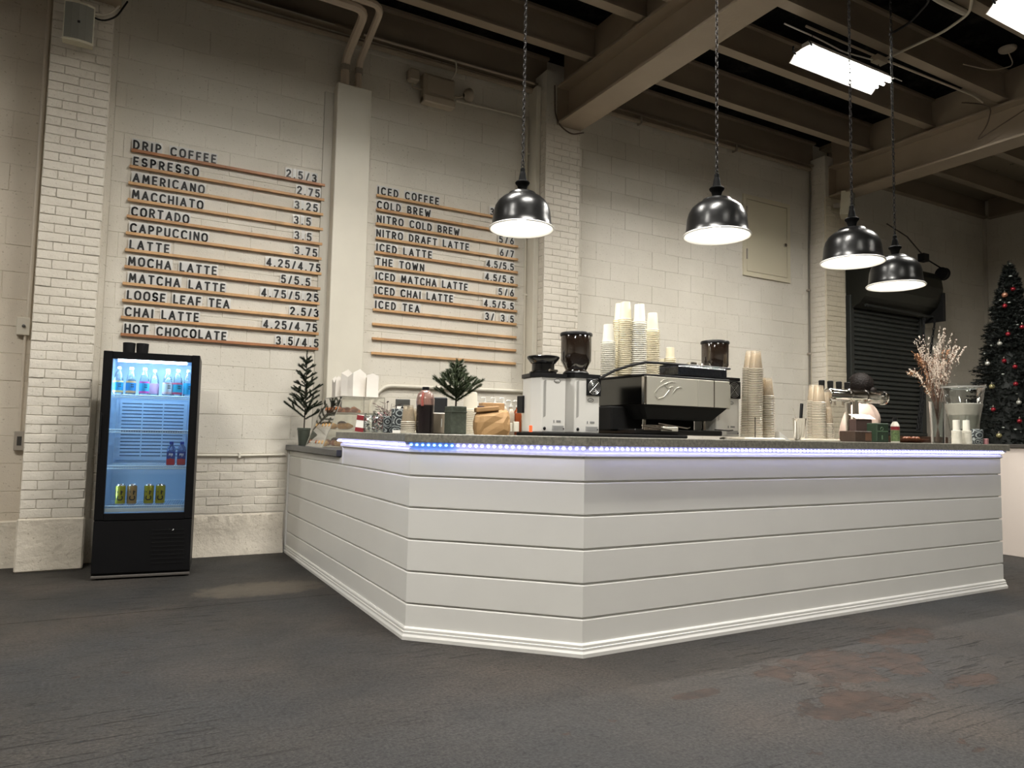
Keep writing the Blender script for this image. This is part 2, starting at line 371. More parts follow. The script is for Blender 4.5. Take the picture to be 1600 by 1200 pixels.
def masonry(parent, x0, x1, z0, z1, Y, bw, bh, kind, mt, phase=0.0, zref=0.0, holes=(), skip=0.0, limit=10**9, axis='x', gap=.005, prefer=None):
    """lay blocks over a rectangle; axis 'x' faces -Y, axis 'y' faces -X at x=Y"""
    k0 = math.floor((z0-zref)/bh + .01); z = zref + k0*bh; row = 0; out = []
    while z < z1-.02:
        za, zb = max(z, z0), min(z+bh, z1); x = x0 - ((phase + (bw/2 if (k0+row) % 2 else 0)) % bw)
        while x < x1-.01:
            xa, xb = max(x, x0), min(x+bw, x1)
            if xb-xa > .035 and zb-za > .02:
                cx, cz = (xa+xb)/2, (za+zb)/2
                if not any(h[0] < cx < h[1] and h[2] < cz < h[3] for h in holes): out.append((xa, xb, za, zb))
            x += bw
        z += bh; row += 1
    if prefer: out.sort(key=prefer)
    rest = MB(); nrest = 0
    for i, (xa, xb, za, zb) in enumerate(out):
        d = RND.uniform(-.0012, .0022) * (2.0 if kind == 'brick' else 1); w, h = xb-xa-gap*.35, zb-za-gap*.35
        if i < limit:
            me = block_var(w, h, kind, mt)
            if axis == 'x': link(kind, me, parent, ((xa+xb)/2, Y-d+.002, (za+zb)/2), (RND.uniform(-.006, .006), RND.uniform(-.003, .003), RND.uniform(-.003, .003)))
            else: link(kind, me, parent, (Y-d+.002, (xa+xb)/2, (za+zb)/2), (0, 0, -pi/2))
        else:
            nrest += 1; t = block_mesh(w, h, .008)
            for k in range(len(t.v)):
                p = t.v[k]; q = (p[0]+(xa+xb)/2, p[1]+Y, p[2]+(za+zb)/2) if axis == 'x' else (p[1]+Y, -p[0]+(xa+xb)/2, p[2]+(za+zb)/2)
                t.v[k] = q
            rest.add(t.v, t.f)
    if nrest: o = rest.build(kind, mt, parent); o['kind'] = 'stuff'
    return len(out)
ZR, BH = 1.012, .2140
TOPZ = 5.36
# wall shells (the mortar plane), then their blocks
def wall_shell(name, x0, x1, label, mt=CREAM):
    o = MB().box(x0, x1, WY, WY+.3, 0, TOPZ).build(name, mt); return tag(o, label, 'wall', kind='structure')
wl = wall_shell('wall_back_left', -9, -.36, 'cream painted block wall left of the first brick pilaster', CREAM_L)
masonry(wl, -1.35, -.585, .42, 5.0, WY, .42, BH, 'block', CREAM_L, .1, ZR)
MB().cbox(-2.5, -.6, WY-.02, WY+.05, -.01, .36, .01).build('foundation_ledge', ROUGHP, wl)
wm = wall_shell('wall_back_middle', -.36, 4.19, 'cream painted block wall behind the drinks menus')
masonry(wm, -.13, 3.93, .88, 5.0, WY, .42, BH, 'block', CREAM, .13, ZR, limit=298, prefer=lambda t: -t[3] if t[3] < 1.0 else 0)
masonry(wm, -.13, 1.40, .36, .865, WY, .2, .0723, 'brick', BRICKP, .04, .36)
m = MB(); n = 40
for i in range(n):     # rough footing bulging at the base
    pass
vs, fs = [], []
for i in range(53):
    for k, (dz, dy) in enumerate(((.355, .0), (.34, .014), (.25, .016), (.15, .022), (.08, .035), (.03, .055), (0, .06))):
        vs.append((.45+i*.018, WY-dy-RND.uniform(0, .006), dz+(RND.uniform(-.006, .006) if 0 < k < 6 else 0)))
for i in range(52):
    for k in range(6): fs.append((i*7+k, i*7+k+1, (i+1)*7+k+1, (i+1)*7+k))
m.add(vs, fs, 0, True); fixn(m.build('footing', ROUGHP, wm))
wr = wall_shell('wall_back_right', 4.19, 8.72, 'cream painted block wall behind the espresso machine')
masonry(wr, 4.43, 8.5, 1.0, 5.0, WY, .42, BH, 'block', CREAM, .02, ZR, holes=((7.2, 8.15, 3.25, 4.45),), limit=299, prefer=lambda t: -t[3] if t[3] < 1.0 else 0)
wf = wall_shell('wall_back_far', 8.72, CX+.3, 'cream painted block wall around the dark roller shutter')
masonry(wf, 8.95, 13.05, 1.0, 5.0, WY, .42, BH, 'block', CREAM, .2, ZR, holes=((9.2, 11.15, 1.2, 3.3),), limit=299, prefer=lambda t: -t[3])
o = MB().box(CX, CX+.3, -7, WY+.3, 0, TOPZ).build('wall_right', CREAM); tag(o, 'cream painted side wall behind the tall decorated tree', 'wall', kind='structure')
masonry(o, 3.6, 6.76, 1.0, 5.0, CX, .42, BH, 'block', CREAM, .2, ZR, axis='y')
o = MB().box(CX-.06, CX, WY-.05, WY-.001, 0, 4.97).build('trim_1', mat('cracked_corner_fill', (.6, .56, .48), .6, bump=.2)); tag(o, 'narrow vertical fillet in the far wall corner', 'trim', kind='structure')
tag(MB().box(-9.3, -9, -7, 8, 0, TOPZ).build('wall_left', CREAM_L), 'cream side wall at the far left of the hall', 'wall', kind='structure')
tag(MB().box(-9.3, 14, -7.3, -7, 0, TOPZ).build('wall_front', CREAM), 'cream wall opposite the coffee bar', 'wall', kind='structure')

# pilasters of painted brick
def pilaster(x0, x1, yf, zt, label, mt=BRICKP, base=.40, zb=.40, side=None, backx=None, lim=299):
    e = tag(MB().box(x0+.004, x1-.004, yf+.004, WY+.02, 0, TOPZ-.4).build('brick_pilaster', mt), label, 'pilaster', 'brick pilasters along the back wall', 'structure')
    w = (x1-x0)
    masonry(e, x0, x1, zb, zt, yf, .205, .0705, 'brick', mt, .0, zb, limit=lim, prefer=lambda t: 0)
    if base: MB().cbox(x0-.012, x1+.008, yf-.014, WY, 0, base, .012).build('base_block', ROUGHP, e)
    return e
p1 = pilaster(-.585, -.165, 6.5, 4.52, 'cream brick pilaster with the grey speaker, left of the fridge')
p2 = pilaster(3.955, 4.405, 6.5, 4.50, 'cream brick pilaster between the drinks menu and the coffee grinders', zb=1.0, base=0)
p3 = pilaster(8.55, 8.955, 6.5, 4.54, 'cream brick pilaster left of the dark roller shutter', zb=1.0, base=0, mt=paint_mat('painted_brick_warm', (.74, .67, .53), (.66, .59, .45), .42, 60))
# pilaster 1 right flank bricks as seen beside the fridge
for p, xs in ((p2, 3.955), (p3, 8.55)):
    masonry(p, 6.52, 6.76, 1.2, 4.9, xs, .2, .0705, 'brick', BRICKP, .05, 1.2, axis='y', limit=150)
    MB().box(xs, xs+.2, 6.5, WY, 4.5, 5.1).build('cap', CREAM, p)
for p in (p2, p3):
    for c in p.children:
        if c.name.startswith('brick'): c.scale.y = .6
# smooth vertical slab beside the middle pilaster and boxed pipe chase
tag(fixn(MB().cbox(3.89, 3.95, 6.60, WY, 0, 4.95, .006).build('trim_2', SMOOTHP)), 'narrow smooth strip beside the middle brick pilaster', 'trim', kind='structure')
ch = MB().cbox(1.70, 2.035, 6.615, WY, 0, 4.42, .006).build('pipe_chase', SMOOTHP)
tag(ch, 'smooth cream boxed pipe chase between the two drinks menus', 'pipe chase', kind='structure')
tag(MB().box(1.615, 1.70, 6.745, WY, 1.0, 4.36).build('trim_3', mat('grey_cream', (.52, .49, .42), .5)), 'thin grey batten along the pipe chase', 'trim', kind='structure')

# ------------------------------------------------ ceiling: dark deck, joists, beams
deckm = bpy.data.materials.new('black_roof_deck'); N, L = nodes(deckm); bs = N['Principled BSDF']; bs.inputs['Roughness'].default_value = .95
bs.inputs['Specular IOR Level'].default_value = .1
g = N.new('ShaderNodeNewGeometry'); n1 = N.new('ShaderNodeTexNoise'); n1.inputs['Scale'].default_value = 3; n1.inputs['Detail'].default_value = 8; n1.inputs['Roughness'].default_value = .75
r1 = N.new('ShaderNodeValToRGB'); r1.color_ramp.elements[0].position = .5; r1.color_ramp.elements[1].position = .72
r1.color_ramp.elements[0].color = (.004, .004, .004, 1); r1.color_ramp.elements[1].color = (.035, .032, .028, 1)
L.new(g.outputs['Position'], n1.inputs[0]); L.new(n1.outputs[0], r1.inputs[0]); L.new(r1.outputs[0], bs.inputs['Base Color'])
bpn = N.new('ShaderNodeBump'); bpn.inputs['Strength'].default_value = 1; bpn.inputs['Distance'].default_value = .06; L.new(n1.outputs[0], bpn.inputs['Height']); L.new(bpn.outputs[0], bs.inputs['Normal'])
tag(MB().box(-9.3, 8.78, -7.3, WY+.3, TOPZ, TOPZ+.15).build('ceiling', deckm), 'black roof deck between the joists', 'ceiling', kind='structure')
deck2 = bpy.data.materials.new('peeling_roof_deck'); N, L = nodes(deck2); bs = N['Principled BSDF']; bs.inputs['Roughness'].default_value = .8
g = N.new('ShaderNodeNewGeometry'); n1 = N.new('ShaderNodeTexNoise'); n1.inputs['Scale'].default_value = 2.2; n1.inputs['Detail'].default_value = 9; n1.inputs['Roughness'].default_value = .8
r1 = N.new('ShaderNodeValToRGB'); r1.color_ramp.elements[0].position = .62; r1.color_ramp.elements[1].position = .64
r1.color_ramp.elements[0].color = (.27, .225, .16, 1); r1.color_ramp.elements[1].color = (.012, .01, .008, 1)
L.new(g.outputs['Position'], n1.inputs[0]); L.new(n1.outputs[0], r1.inputs[0]); L.new(r1.outputs[0], bs.inputs['Base Color'])
tag(MB().box(8.78, CX+.3, -7.3, WY+.3, TOPZ-.05, TOPZ+.15).build('ceiling_far', deck2), 'tan roof deck with black peeling patches past the right beam', 'ceiling', kind='structure')
BEAMX = [-4.81, -.28, 4.25, 8.78]
bl = ['far left', 'above the speaker pilaster', 'above the middle brick pilaster', 'above the pilaster by the roller shutter']
for i, bx in enumerate(BEAMX):
    b = MB(); y0, y1 = -7, 6.52
    b.box(bx-.16, bx+.16, y0, y1, 4.51, 4.535); b.box(bx-.16, bx+.16, y0, y1, 4.925, 4.95)
    b.box(bx-.012, bx+.012, y0, y1, 4.535, 4.925); b.box(bx-.06, bx+.06, y0, y1, 4.95, TOPZ)
    b.box(bx-.16, bx+.16, 6.49, 6.505, 4.535, 4.925)
    tag(b.build('steel_beam', STEELP), 'tan painted steel roof beam ' + bl[i], 'beam', 'main roof beams', 'structure')
JY = [5.935-.84*k for k in range(15)]
for k, y in enumerate(JY):
    if y < -6.8: break
    b = MB()
    xs = [-9.2]+BEAMX+[CX]
    for a, c in zip(xs[:-1], xs[1:]):
        b.box(a+.07, c-.07, y-.055, y+.055, 5.0, 5.018); b.box(a+.07, c-.07, y-.01, y+.01, 5.018, TOPZ-.02); b.box(a+.07, c-.07, y-.055, y+.055, TOPZ-.03, TOPZ-.002)
    tag(b.build('ceiling_joist', JOISTP), 'tan painted steel roof joist, number %s out from the back wall' % ['one', 'two', 'three', 'four', 'five', 'six', 'seven', 'eight', 'nine', 'ten', 'eleven', 'twelve', 'thirteen', 'fourteen', 'fifteen', 'sixteen'][k], 'joist', 'roof joists', 'structure')
b = MB()
for a, c in ((-9.2, -.45), (-.1, 4.1), (4.42, 8.6), (8.95, CX)):
    b.box(a, c, WY-.09, WY, 5.0, 5.02); b.box(a, c, WY-.03, WY, 5.02, TOPZ); b.box(a, c, WY-.09, WY, TOPZ-.03, TOPZ)
tag(b.build('wall_plate_beam', JOISTP), 'tan steel edge beam along the top of the back wall', 'beam', kind='structure')
b = MB(); b.box(CX-.12, CX, -6.9, WY-.1, 4.97, 4.99); b.box(CX-.03, CX, -6.9, WY-.1, 4.99, TOPZ-.05)
tag(b.build('wall_plate_beam', JOISTP), 'tan steel edge beam along the top of the side wall by the tree', 'beam', kind='structure')

# ================================================================== FLUORESCENT FIXTURES
TUBEM = mat('lit_tube', (1, 1, 1), .5, emit=(1, .97, .9), es=30)
fx = MB()          # hooded reflector: sloping sides, small end lugs
W2, LH = .17, .62
prof = [(-W2, -.045), (-.10, .02), (-.03, .03), (.03, .03), (.10, .02), (W2, -.045)]
inn = [(x*.97, z-.006) for x, z in prof]
vs = [(sx*LH, y, z) for sx in (-1, 1) for y, z in prof] + [(sx*LH, y, z) for sx in (-1, 1) for y, z in inn]
fs = [(k, k+1, k+7, k+6) for k in range(5)] + [(12+k, 18+k, 19+k, 13+k) for k in range(5)]
fs += [(0, 6, 18, 12), (5, 17, 23, 11)] + [(k, 12+k, 13+k, k+1) for k in range(5)] + [(6+k, 7+k, 19+k, 18+k) for k in range(5)]
fx.add(vs, fs)
tb = MB()
for y in (-.07, 0, .07): tb.tube([(-.58, y, -.02), (.58, y, -.02)], .013, 8)
bd = MB().cbox(-.6, .6, -.045, .045, .03, .085, .006)
lugs = [MB().tube([(-.62, y, .0), (-.66, y, .03), (-.655, y, .07)], .008, 6) for y in (-.09, .09)]
hangs = [MB().tube([(x, 0, .08), (x, 0, TOPZ-4.75)], .003, 5) for x in (-.5, .5)]
fl = ['left of the speaker pilaster beam', 'between the joists near the pipe chase', 'over the middle of the hall', 'hanging below the joists right of the big beam', 'at the top right corner of the view',
      'behind the viewer on the left', 'behind the viewer in the middle', 'behind the viewer on the right', 'at the far left by the back wall']
ft = None
for i, (x, y, z, e) in enumerate(FIX):
    if ft is None:
        ft = empty('fluorescent_fixture', (x, y, z)); fx.build('reflector', WHITEIN, ft); tb.build('tube', TUBEM, ft); bd.build('body', WHITEIN, ft)
        [q.build('end_clip', BLACKPL, ft) for q in lugs]; [q.build('hanger', BLACKM, ft) for q in hangs]; c = ft
    else: c = copy_tree(ft); c.location = (x, y, z)
    tag(c, 'lit white hooded fluorescent fixture ' + fl[i], 'light', 'fluorescent ceiling fixtures')

# ================================================================== PENDANT LAMPS
RIMZ = []
lampshade = MB(); R0 = .2
outer = [(.046, .244), (.052, .238), (.086, .234), (.092, .226), (.096, .218), (.124, .205), (.152, .180), (.171, .148), (.181, .112), (.1845, .075), (.187, .045), (.194, .018), (.203, .004), (.204, 0)]
lampshade.lathe([(.02, .246)]+outer, 40)
inshade = MB().lathe([(.204, 0), (.2, .001), (.190, .016), (.183, .045), (.1805, .075), (.177, .110), (.167, .145), (.148, .177), (.12, .200), (.06, .222), (.001, .224)], 40)
rim = MB().lathe([(.2045, .001), (.2075, .004), (.2075, .008), (.2042, .011)], 40)
sock = MB().lathe([(.024, .242), (.028, .262), (.034, .285), (.044, .296), (.047, .304), (.040, .312), (.028, .316), (.026, .322), (.021, .350), (.017, .372), (.015, .374), (.014, .396), (.008, .402), (.001, .403)], 24)
loop = MB().tube([(.010*cos(a), 0, .410+.013*sin(a)) for a in [2*pi*k/12 for k in range(12)]], .003, 6, closed=True)
bulb = MB().lathe([(.001, .045), (.02, .05), (.034, .07), (.036, .09), (.03, .115), (.018, .14), (.016, .17), (.02, .19), (.02, .22)], 16)
BULBM = mat('lit_bulb', (1, 1, 1), .4, emit=(1, .95, .86), es=30)
pl = ['leftmost, hanging in front of the iced drinks menu', 'hanging just left of the wall hatch', 'hanging over the tap tower by the third pilaster', 'rightmost and smallest in view, in front of the roller shutter']
for i, (px, Y, D) in enumerate(PEND):
    z = P(px, [359, 370, 411, 448][i], Y).z - .0; x = XA(px, Y, z); s = D/.4
    t = empty('pendant_lamp', (x, Y, z)); tag(t, 'black enamel dome pendant lamp, ' + pl[i], 'lamp', 'dome pendant lamps over the bar')
    if i == 0:
        ms = [lampshade.mesh('shade', BLACKGL), inshade.mesh('lining', WHITEIN), sock.mesh('socket', mat('satin_black', (.003, .003, .003), .7, spec=.05)), loop.mesh('loop', BLACKM), bulb.mesh('bulb', BULBM), rim.mesh('rim', WHITEIN)]
    for nm, me in zip(('shade', 'lining', 'socket', 'loop', 'bulb', 'rim'), ms): link(nm, me, t)
    ch = MB(); zz = .418; k = 0; top = TOPZ-z; L_ = .036
    while zz < top:
        a = [(0.0095*cos(q), 0, L_/2*sin(q)) for q in [2*pi*j/8 for j in range(8)]]
        if k % 2: a = [(0, p[0], p[2]) for p in a]
        ch.tube([(p[0], p[1], p[2]+zz+L_/2) for p in a], .0031, 4, closed=True, sm=False); zz += L_*.80; k += 1
    ch.tube([(.004, .003, .4), (.004, .003, top)], .0016, 5)
    o = ch.build('chain', mat('dark_chain', (.010, .008, .007), .6, spec=.2), t); o['kind'] = 'stuff'
    MB().lathe([(.001, top-.03), (.05, top-.03), (.06, top-.01), (.06, top)], 16).build('canopy', BLACKPL, t)
    ld = bpy.data.lights.new('pendant_light', 'SPOT'); ld.energy = PEND_E; ld.color = BULB_COL; ld.shadow_soft_size = .05; ld.spot_size = radians(125); ld.spot_blend = .3
    ld.energy = PEND_E*4; lo = bpy.data.objects.new('pendant_light', ld); COL.objects.link(lo); lo.parent = t; lo.location = (0, 0, .035)

# ================================================================== BAR COUNTER
CT = 1.095
PATH = [(1.417, 6.765), (1.417, 3.69), (2.098, 3.018), (6.026, 3.048), (6.03, 3.80)]
bc = empty('bar_counter', (2.1, 3.1, 0), 0, 'white shiplap clad bar counter with angled corner and low left end', 'counter')
inv = Matrix.Translation((-2.1, -3.1, 0))
def cbuild(mb, name, mt, par=bc):
    for k in range(len(mb.v)): v = mb.v[k]; mb.v[k] = (v[0]-2.1, v[1]-3.1, v[2])
    return fixn(mb.build(name, mt, par))
# core body behind the boards, following the L shape
core = [(1.43, 6.765), (1.43, 5.0), (2.0, 5.0), (2.0, 6.765)]
cbuild(MB().prism(core, 0, .915), 'body', TRIMW)
core = [(1.43, 4.995), (1.43, 3.70), (2.105, 3.032), (6.015, 3.062), (6.015, 3.74), (2.35, 3.74), (2.05, 3.98), (2.05, 4.995)]
cbuild(MB().prism(core, 0, 1.043), 'body', TRIMW)
ZL = [.0, .186, .3555, .5265, .6955, .8655]
def board_prof(z0, z1, t=.013, g=.0035, c=.005): return [(-t, z0+g), (-c, z0+g), (0, z0+g+c), (0, z1-g-c), (-c, z1-g), (-t, z1-g)]
for z0, z1 in zip(ZL[:-1], ZL[1:]):
    for i in range(4): cbuild(MB().sweep(PATH, board_prof(z0, z1), 0, i, i+1), 'plank', TRIMW)
LOWP = [(1.417, 6.765), (1.417, 4.995)]
HIP = [(1.417, 4.995)] + PATH[1:]
cbuild(MB().sweep(LOWP, board_prof(.8655, .918)), 'plank', TRIMW)
for i in range(4): cbuild(MB().sweep(HIP, board_prof(.8655, 1.045), 0, i, i+1), 'apron_board', TRIMW)
cbuild(MB().cbox(1.41, 1.43, 4.985, 5.0, .87, 1.045, .003), 'end_trim', TRIMW)
cbuild(MB().cbox(1.405, 1.432, 6.735, 6.765, .05, .918, .004), 'corner_trim', TRIMW)
# stepped base moulding
bp_ = [(-.01, 0), (.020, 0), (.020, .018), (.014, .030), (.014, .042), (.010, .044), (.010, .058), (.005, .066), (-.01, .066)]
for i in range(4): cbuild(MB().sweep(PATH, bp_, 0, i, i+1), 'base_moulding', TRIMW)
# cove strip under the slab
cp = [(-.01, .990), (.006, .990), (.011, .996), (.011, 1.008), (.008, 1.016), (-.01, 1.016)]
HI2 = [(1.417, 5.03)] + PATH[1:]
for i in range(4): cbuild(MB().sweep(HI2, cp, 0, i, i+1), 'cove_strip', TRIMW)
# slabs
def slabpiece(par, poly, z0, z1, mt, org):
    m = MB().prism([(x-org[0], y-org[1]) for x, y in poly], z0-org[2], z1-org[2]); o = fixn(m.build('slab', mt, par))
    md = o.modifiers.new('edge', 'BEVEL'); md.width = .004; md.segments = 2; md.limit_method = 'ANGLE'; return o
org = (2.1, 3.1, 1.045)
ct = empty('bar_countertop', org, 0, 'mottled grey stone slab top of the raised bar', 'countertop')
sx = [XA(937, 2.985, 1.07), XA(1312, 3.0, 1.07)]
slabpiece(ct, [(1.375, 5.05), (1.375, 3.672), (2.082, 2.978), (sx[0], 2.978), (sx[0], 3.80), (2.38, 3.80), (2.10, 4.02), (2.10, 5.05)], 1.047, CT, SLABM, org)
slabpiece(ct, [(sx[0]+.003, 2.978), (sx[1], 2.993), (sx[1], 3.80), (sx[0]+.003, 3.80)], 1.047, CT, SLABM, org)
slabpiece(ct, [(sx[1]+.003, 2.993), (6.09, 3.008), (6.09, 3.80), (sx[1]+.003, 3.80)], 1.047, CT, SLABM, org)
lt = empty('low_countertop', (1.7, 5.9, .92), 0, 'dark charcoal slab top of the low counter end by the wall', 'countertop')
slabpiece(lt, [(1.385, 6.765), (1.385, 5.052), (2.05, 5.052), (2.05, 6.765)], .920, .966, DSLAB, (1.7, 5.9, .92))
# LED strip: one bead per diode
led = empty('led_strip', (2.1, 3.1, 1.03), 0, 'strip of bright white and blue diodes under the bar slab edge', 'light strip')
LEDW = mat('lit_white_diode', (1, 1, 1), .4, emit=(.46, .47, 1.0), es=18)
LEDB = mat('lit_blue_diode', (.2, .4, 1), .4, emit=(.08, .26, 1.0), es=13)
o = MB().sweep([(x-2.1, y-3.1) for x, y in HI2], [(-.002, .004), (.030, .004), (.030, .0165), (-.002, .0165)]).build('backing', mat('led_tape', (.6, .6, .68), .4), led); fixn(o)
bead = MB().lathe([(.0005, -.006), (.0065, -.004), (.0085, 0), (.0065, .004), (.0005, .006)], 8)
bw, bb = bead.mesh('diode', LEDW), bead.mesh('diode', LEDB)
pitch = .0335; count = 0
for i in range(3):
    a, c = Vector(HI2[i]), Vector(HI2[i+1]); d = (c-a).normalized(); nrm = Vector((d.y, -d.x)); Ln = (c-a).length
    k = 0
    while (k+.5)*pitch < Ln:
        p = a + d*(k+.5)*pitch + nrm*.031
        blue = i == 1 and (k+.5)*pitch < .26
        link('diode', bb if blue else bw, led, (p.x-2.1, p.y-3.1, .004), (0, 0, 0)); k += 1; count += 1

# second counter by the tree
c2 = empty('back_counter', (7.85, 4.0, 0), 0, 'white shiplap side counter with dark top at the right edge, before the tree', 'counter')
MB().box(.012, .7, -.2, 1.9, .07, 1.04).build('body', TRIMW, c2)
for k in range(6):
    z0, z1 = .09+k*.1625, .09+(k+1)*.1625; m = MB(); p = board_prof(z0, z1)
    m.sweep([(0, 1.9), (0, -.02)], p); fixn(m.build('plank', mat('pinkish_white_paint', (.72, .64, .58), .4), c2))
MB().box(.02, .7, -.2, 1.9, 0, .07).build('plinth', mat('brown_plinth', (.12, .07, .05), .6), c2)  # brown box coloured as the shade in the gap under the boards
MB().cbox(-.03, .02, -.62, -.02, .0, 1.07, .004).build('door', mat('pinkish_white_paint'), c2)
fixn(MB().cbox(-.05, .75, -.65, 1.95, 1.065, 1.10, .004).build('top', mat('dark_top', (.05, .045, .04), .35), c2))

# ================================================================== DRINKS MENUS
XL, XR = (0.006, 1.640), (2.160, 3.772)
NROW = 12; ZT, DZ = 3.449, .1428
namesL = [('DRIP COFFEE', 208, 338, '2.5/3', 447, 495), ('ESPRESSO', 208, 311, '2.75', 464, 500), ('AMERICANO', 207, 320, '3.25', 460, 497), ('MACCHIATO', 206, 318, '3.5', 459, 486),
  ('CORTADO', 205, 296, '3.5', 460, 487), ('CAPPUCCINO', 203, 325, '3.75', 460, 496), ('LATTE', 202, 265, '4.25/4.75', 416, 501), ('MOCHA LATTE', 200, 339, '5/5.5', 439, 485),
  ('MATCHA LATTE', 201, 352, '4.75/5.25', 408, 498), ('LOOSE LEAF TEA', 198, 359, '2.5/3', 453, 498), ('CHAI LATTE', 195, 311, '4.25/4.75', 411, 496), ('HOT CHOCOLATE', 194, 354, '3.5/4.5', 431, 498)]
namesR = [('ICED COFFEE', 590, 686, '3', 766, 773), ('COLD BREW', 589, 673, '', 0, 0), ('NITRO COLD BREW', 589, 718, '5/6', 780, 803), ('NITRO DRAFT LATTE', 588, 733, '6/7', 781, 803),
  ('ICED LATTE', 588, 675, '4.5/5.5', 760, 803), ('THE TOWN', 587, 663, '4.5/5.5', 758, 803), ('ICED MATCHA LATTE', 587, 731, '5/6', 779, 803), ('ICED CHAI LATTE', 586, 708, '4.5/5.5', 756, 803),
  ('ICED TEA', 586, 656, '3/ 3.5', 758, 803)]

def arc(cx, cy, rx, ry, a0, a1, n=10): return [(cx+rx*cos(radians(a0+(a1-a0)*i/n)), cy+ry*sin(radians(a0+(a1-a0)*i/n))) for i in range(n+1)]
def bowl(x, y0, y1, w): r = (y1-y0)/2; rx = min(r, w*.7); return [(x, y0), (x+w-rx, y0)] + arc(x+w-rx, y0+r, rx, r, -90, 90) + [(x, y1)]
GL = {  # width, strokes (unit cap height, centre lines)
 'A': (.56, [[(0, 0), (.28, 1), (.56, 0)], [(.10, .33), (.46, .33)]]), 'B': (.44, [[(0, 0), (0, 1)], bowl(0, .52, 1, .40), bowl(0, 0, .52, .44)]),
 'C': (.50, [arc(.28, .66, .28, .34, 40, 180) + arc(.28, .34, .28, .34, 180, 320)]), 'D': (.48, [[(0, 0), (0, 1)], bowl(0, 0, 1, .48)]),
 'E': (.38, [[(.38, 0), (0, 0), (0, 1), (.38, 1)], [(0, .52), (.33, .52)]]), 'F': (.38, [[(0, 0), (0, 1), (.38, 1)], [(0, .5), (.33, .5)]]),
 'H': (.46, [[(0, 0), (0, 1)], [(.46, 0), (.46, 1)], [(0, .5), (.46, .5)]]), 'I': (.02, [[(0, 0), (0, 1)]]),
 'L': (.36, [[(0, 1), (0, 0), (.36, 0)]]), 'M': (.60, [[(0, 0), (.07, 1), (.30, .30), (.53, 1), (.60, 0)]]), 'N': (.46, [[(0, 0), (0, 1), (.46, 0), (.46, 1)]]),
 'O': (.54, [arc(.27, .66, .27, .34, 0, 180) + arc(.27, .34, .27, .34, 180, 360) + [(.54, .66)]]), 'P': (.42, [[(0, 0), (0, 1)], bowl(0, .44, 1, .42)]),
 'R': (.44, [[(0, 0), (0, 1)], bowl(0, .46, 1, .42), [(.20, .46), (.44, 0)]]), 'S': (.44, [arc(.22, .76, .21, .24, 30, 180, 8) + arc(.20, .62, .19, .14, 200, 270, 3) + arc(.22, .28, .22, .24, 60, -150, 10)]),
 'T': (.48, [[(0, 1), (.48, 1)], [(.24, 0), (.24, 1)]]), 'U': (.46, [[(0, 1), (0, .26)] + arc(.23, .26, .23, .26, 180, 360) + [(.46, 1)]]),
 'W': (.68, [[(0, 1), (.16, 0), (.34, .75), (.52, 0), (.68, 1)]]), '.': (.04, [[(.02, 0), (.02, .03)]]), '/': (.28, [[(0, -.06), (.28, 1.0)]]),
 '2': (.42, [arc(.21, .76, .21, .24, 165, -20, 8) + [(0, 0), (.42, 0)]]), '3': (.42, [arc(.20, .77, .20, .23, 150, -90, 8), arc(.20, .27, .22, .27, 90, -150, 9)]),
 '4': (.46, [[(.34, 0), (.34, 1), (0, .26), (.46, .26)]]), '5': (.42, [[(.38, 1), (.05, 1), (.02, .56)] + arc(.20, .32, .22, .32, 125, -150, 10)]),
 '6': (.44, [arc(.22, .30, .22, .30, 0, 360, 14), [(.02, .42), (.30, 1)]]), '7': (.42, [[(0, 1), (.42, 1), (.14, 0)]])}
def stroke_glyph(c, h, t, depth, wide=1.0):
    w, st = GL[c]; m = MB(); r = t/2; tt = r/h
    for line in st:
        L_ = [(x*wide*h+r, r+y*(h-2*r)) for x, y in line]
        for k, (p, q) in enumerate(zip(L_[:-1], L_[1:])):
            p, q = Vector(p), Vector(q)
            if (q-p).length < 1e-6: continue
            d = (q-p).normalized(); n = Vector((-d.y, d.x))*r
            pts = [p+n, q+n, q-n, p-n]; vs = [(v.x, 0, v.y) for v in pts]+[(v.x, depth, v.y) for v in pts]
            m.add(vs, [(0, 3, 2, 1), (0, 1, 5, 4), (2, 3, 7, 6), (1, 2, 6, 5), (3, 0, 4, 7)])
        for p in L_:
            o = [(p[0]+r*cos(pi*j/4), p[1]+r*sin(pi*j/4)) for j in range(8)]; m.add([(x, -.00005, z) for x, z in o], [tuple(range(8))])
    return m, w*wide*h+t
LETM = mat('black_letter', (.008, .008, .008), .5)
CAPH = .083
def tile(chx):
    key = 'tile'+chx
    if key in TXT: return TXT[key]
    m, w = stroke_glyph(chx, CAPH, .0155, .0015, .88); pad = .008
    m.add([(x, .0024, z) for x, z in ((-pad, -.012), (w+pad, -.012), (w+pad, CAPH+.012), (-pad, CAPH+.012))], [(0, 1, 2, 3)], 1)
    TXT[key] = (m.mesh('glyph', [LETM, CARD]), w); return TXT[key]
ORD = 'first second third fourth fifth sixth seventh eighth ninth tenth eleventh twelfth thirteenth fourteenth fifteenth sixteenth'.split()
def lay(word, xa, xb, z, line, where, grp):
    ws = [tile(c)[1] if c != ' ' else .034 for c in word]
    gap = (xb-xa-sum(ws))/max(1, len(word)-1); x = xa; k = 0
    for c, w in zip(word, ws):
        if c != ' ':
            nm = {'/': 'slash', '.': 'point'}.get(c, c)
            o = link('menu_letter' if c.isalpha() else 'menu_numeral', tile(c)[0], None, (x, 6.744, z+RND.uniform(-.0015, .003)), (RND.uniform(-.03, .0), RND.uniform(-.012, .012), 0))
            tag(o, 'black %s card %s, %s on the %s of the %s' % ('letter' if c.isalpha() else 'price', nm, ORD[k], line, where), 'menu letter', grp); k += 1
        x += w+gap
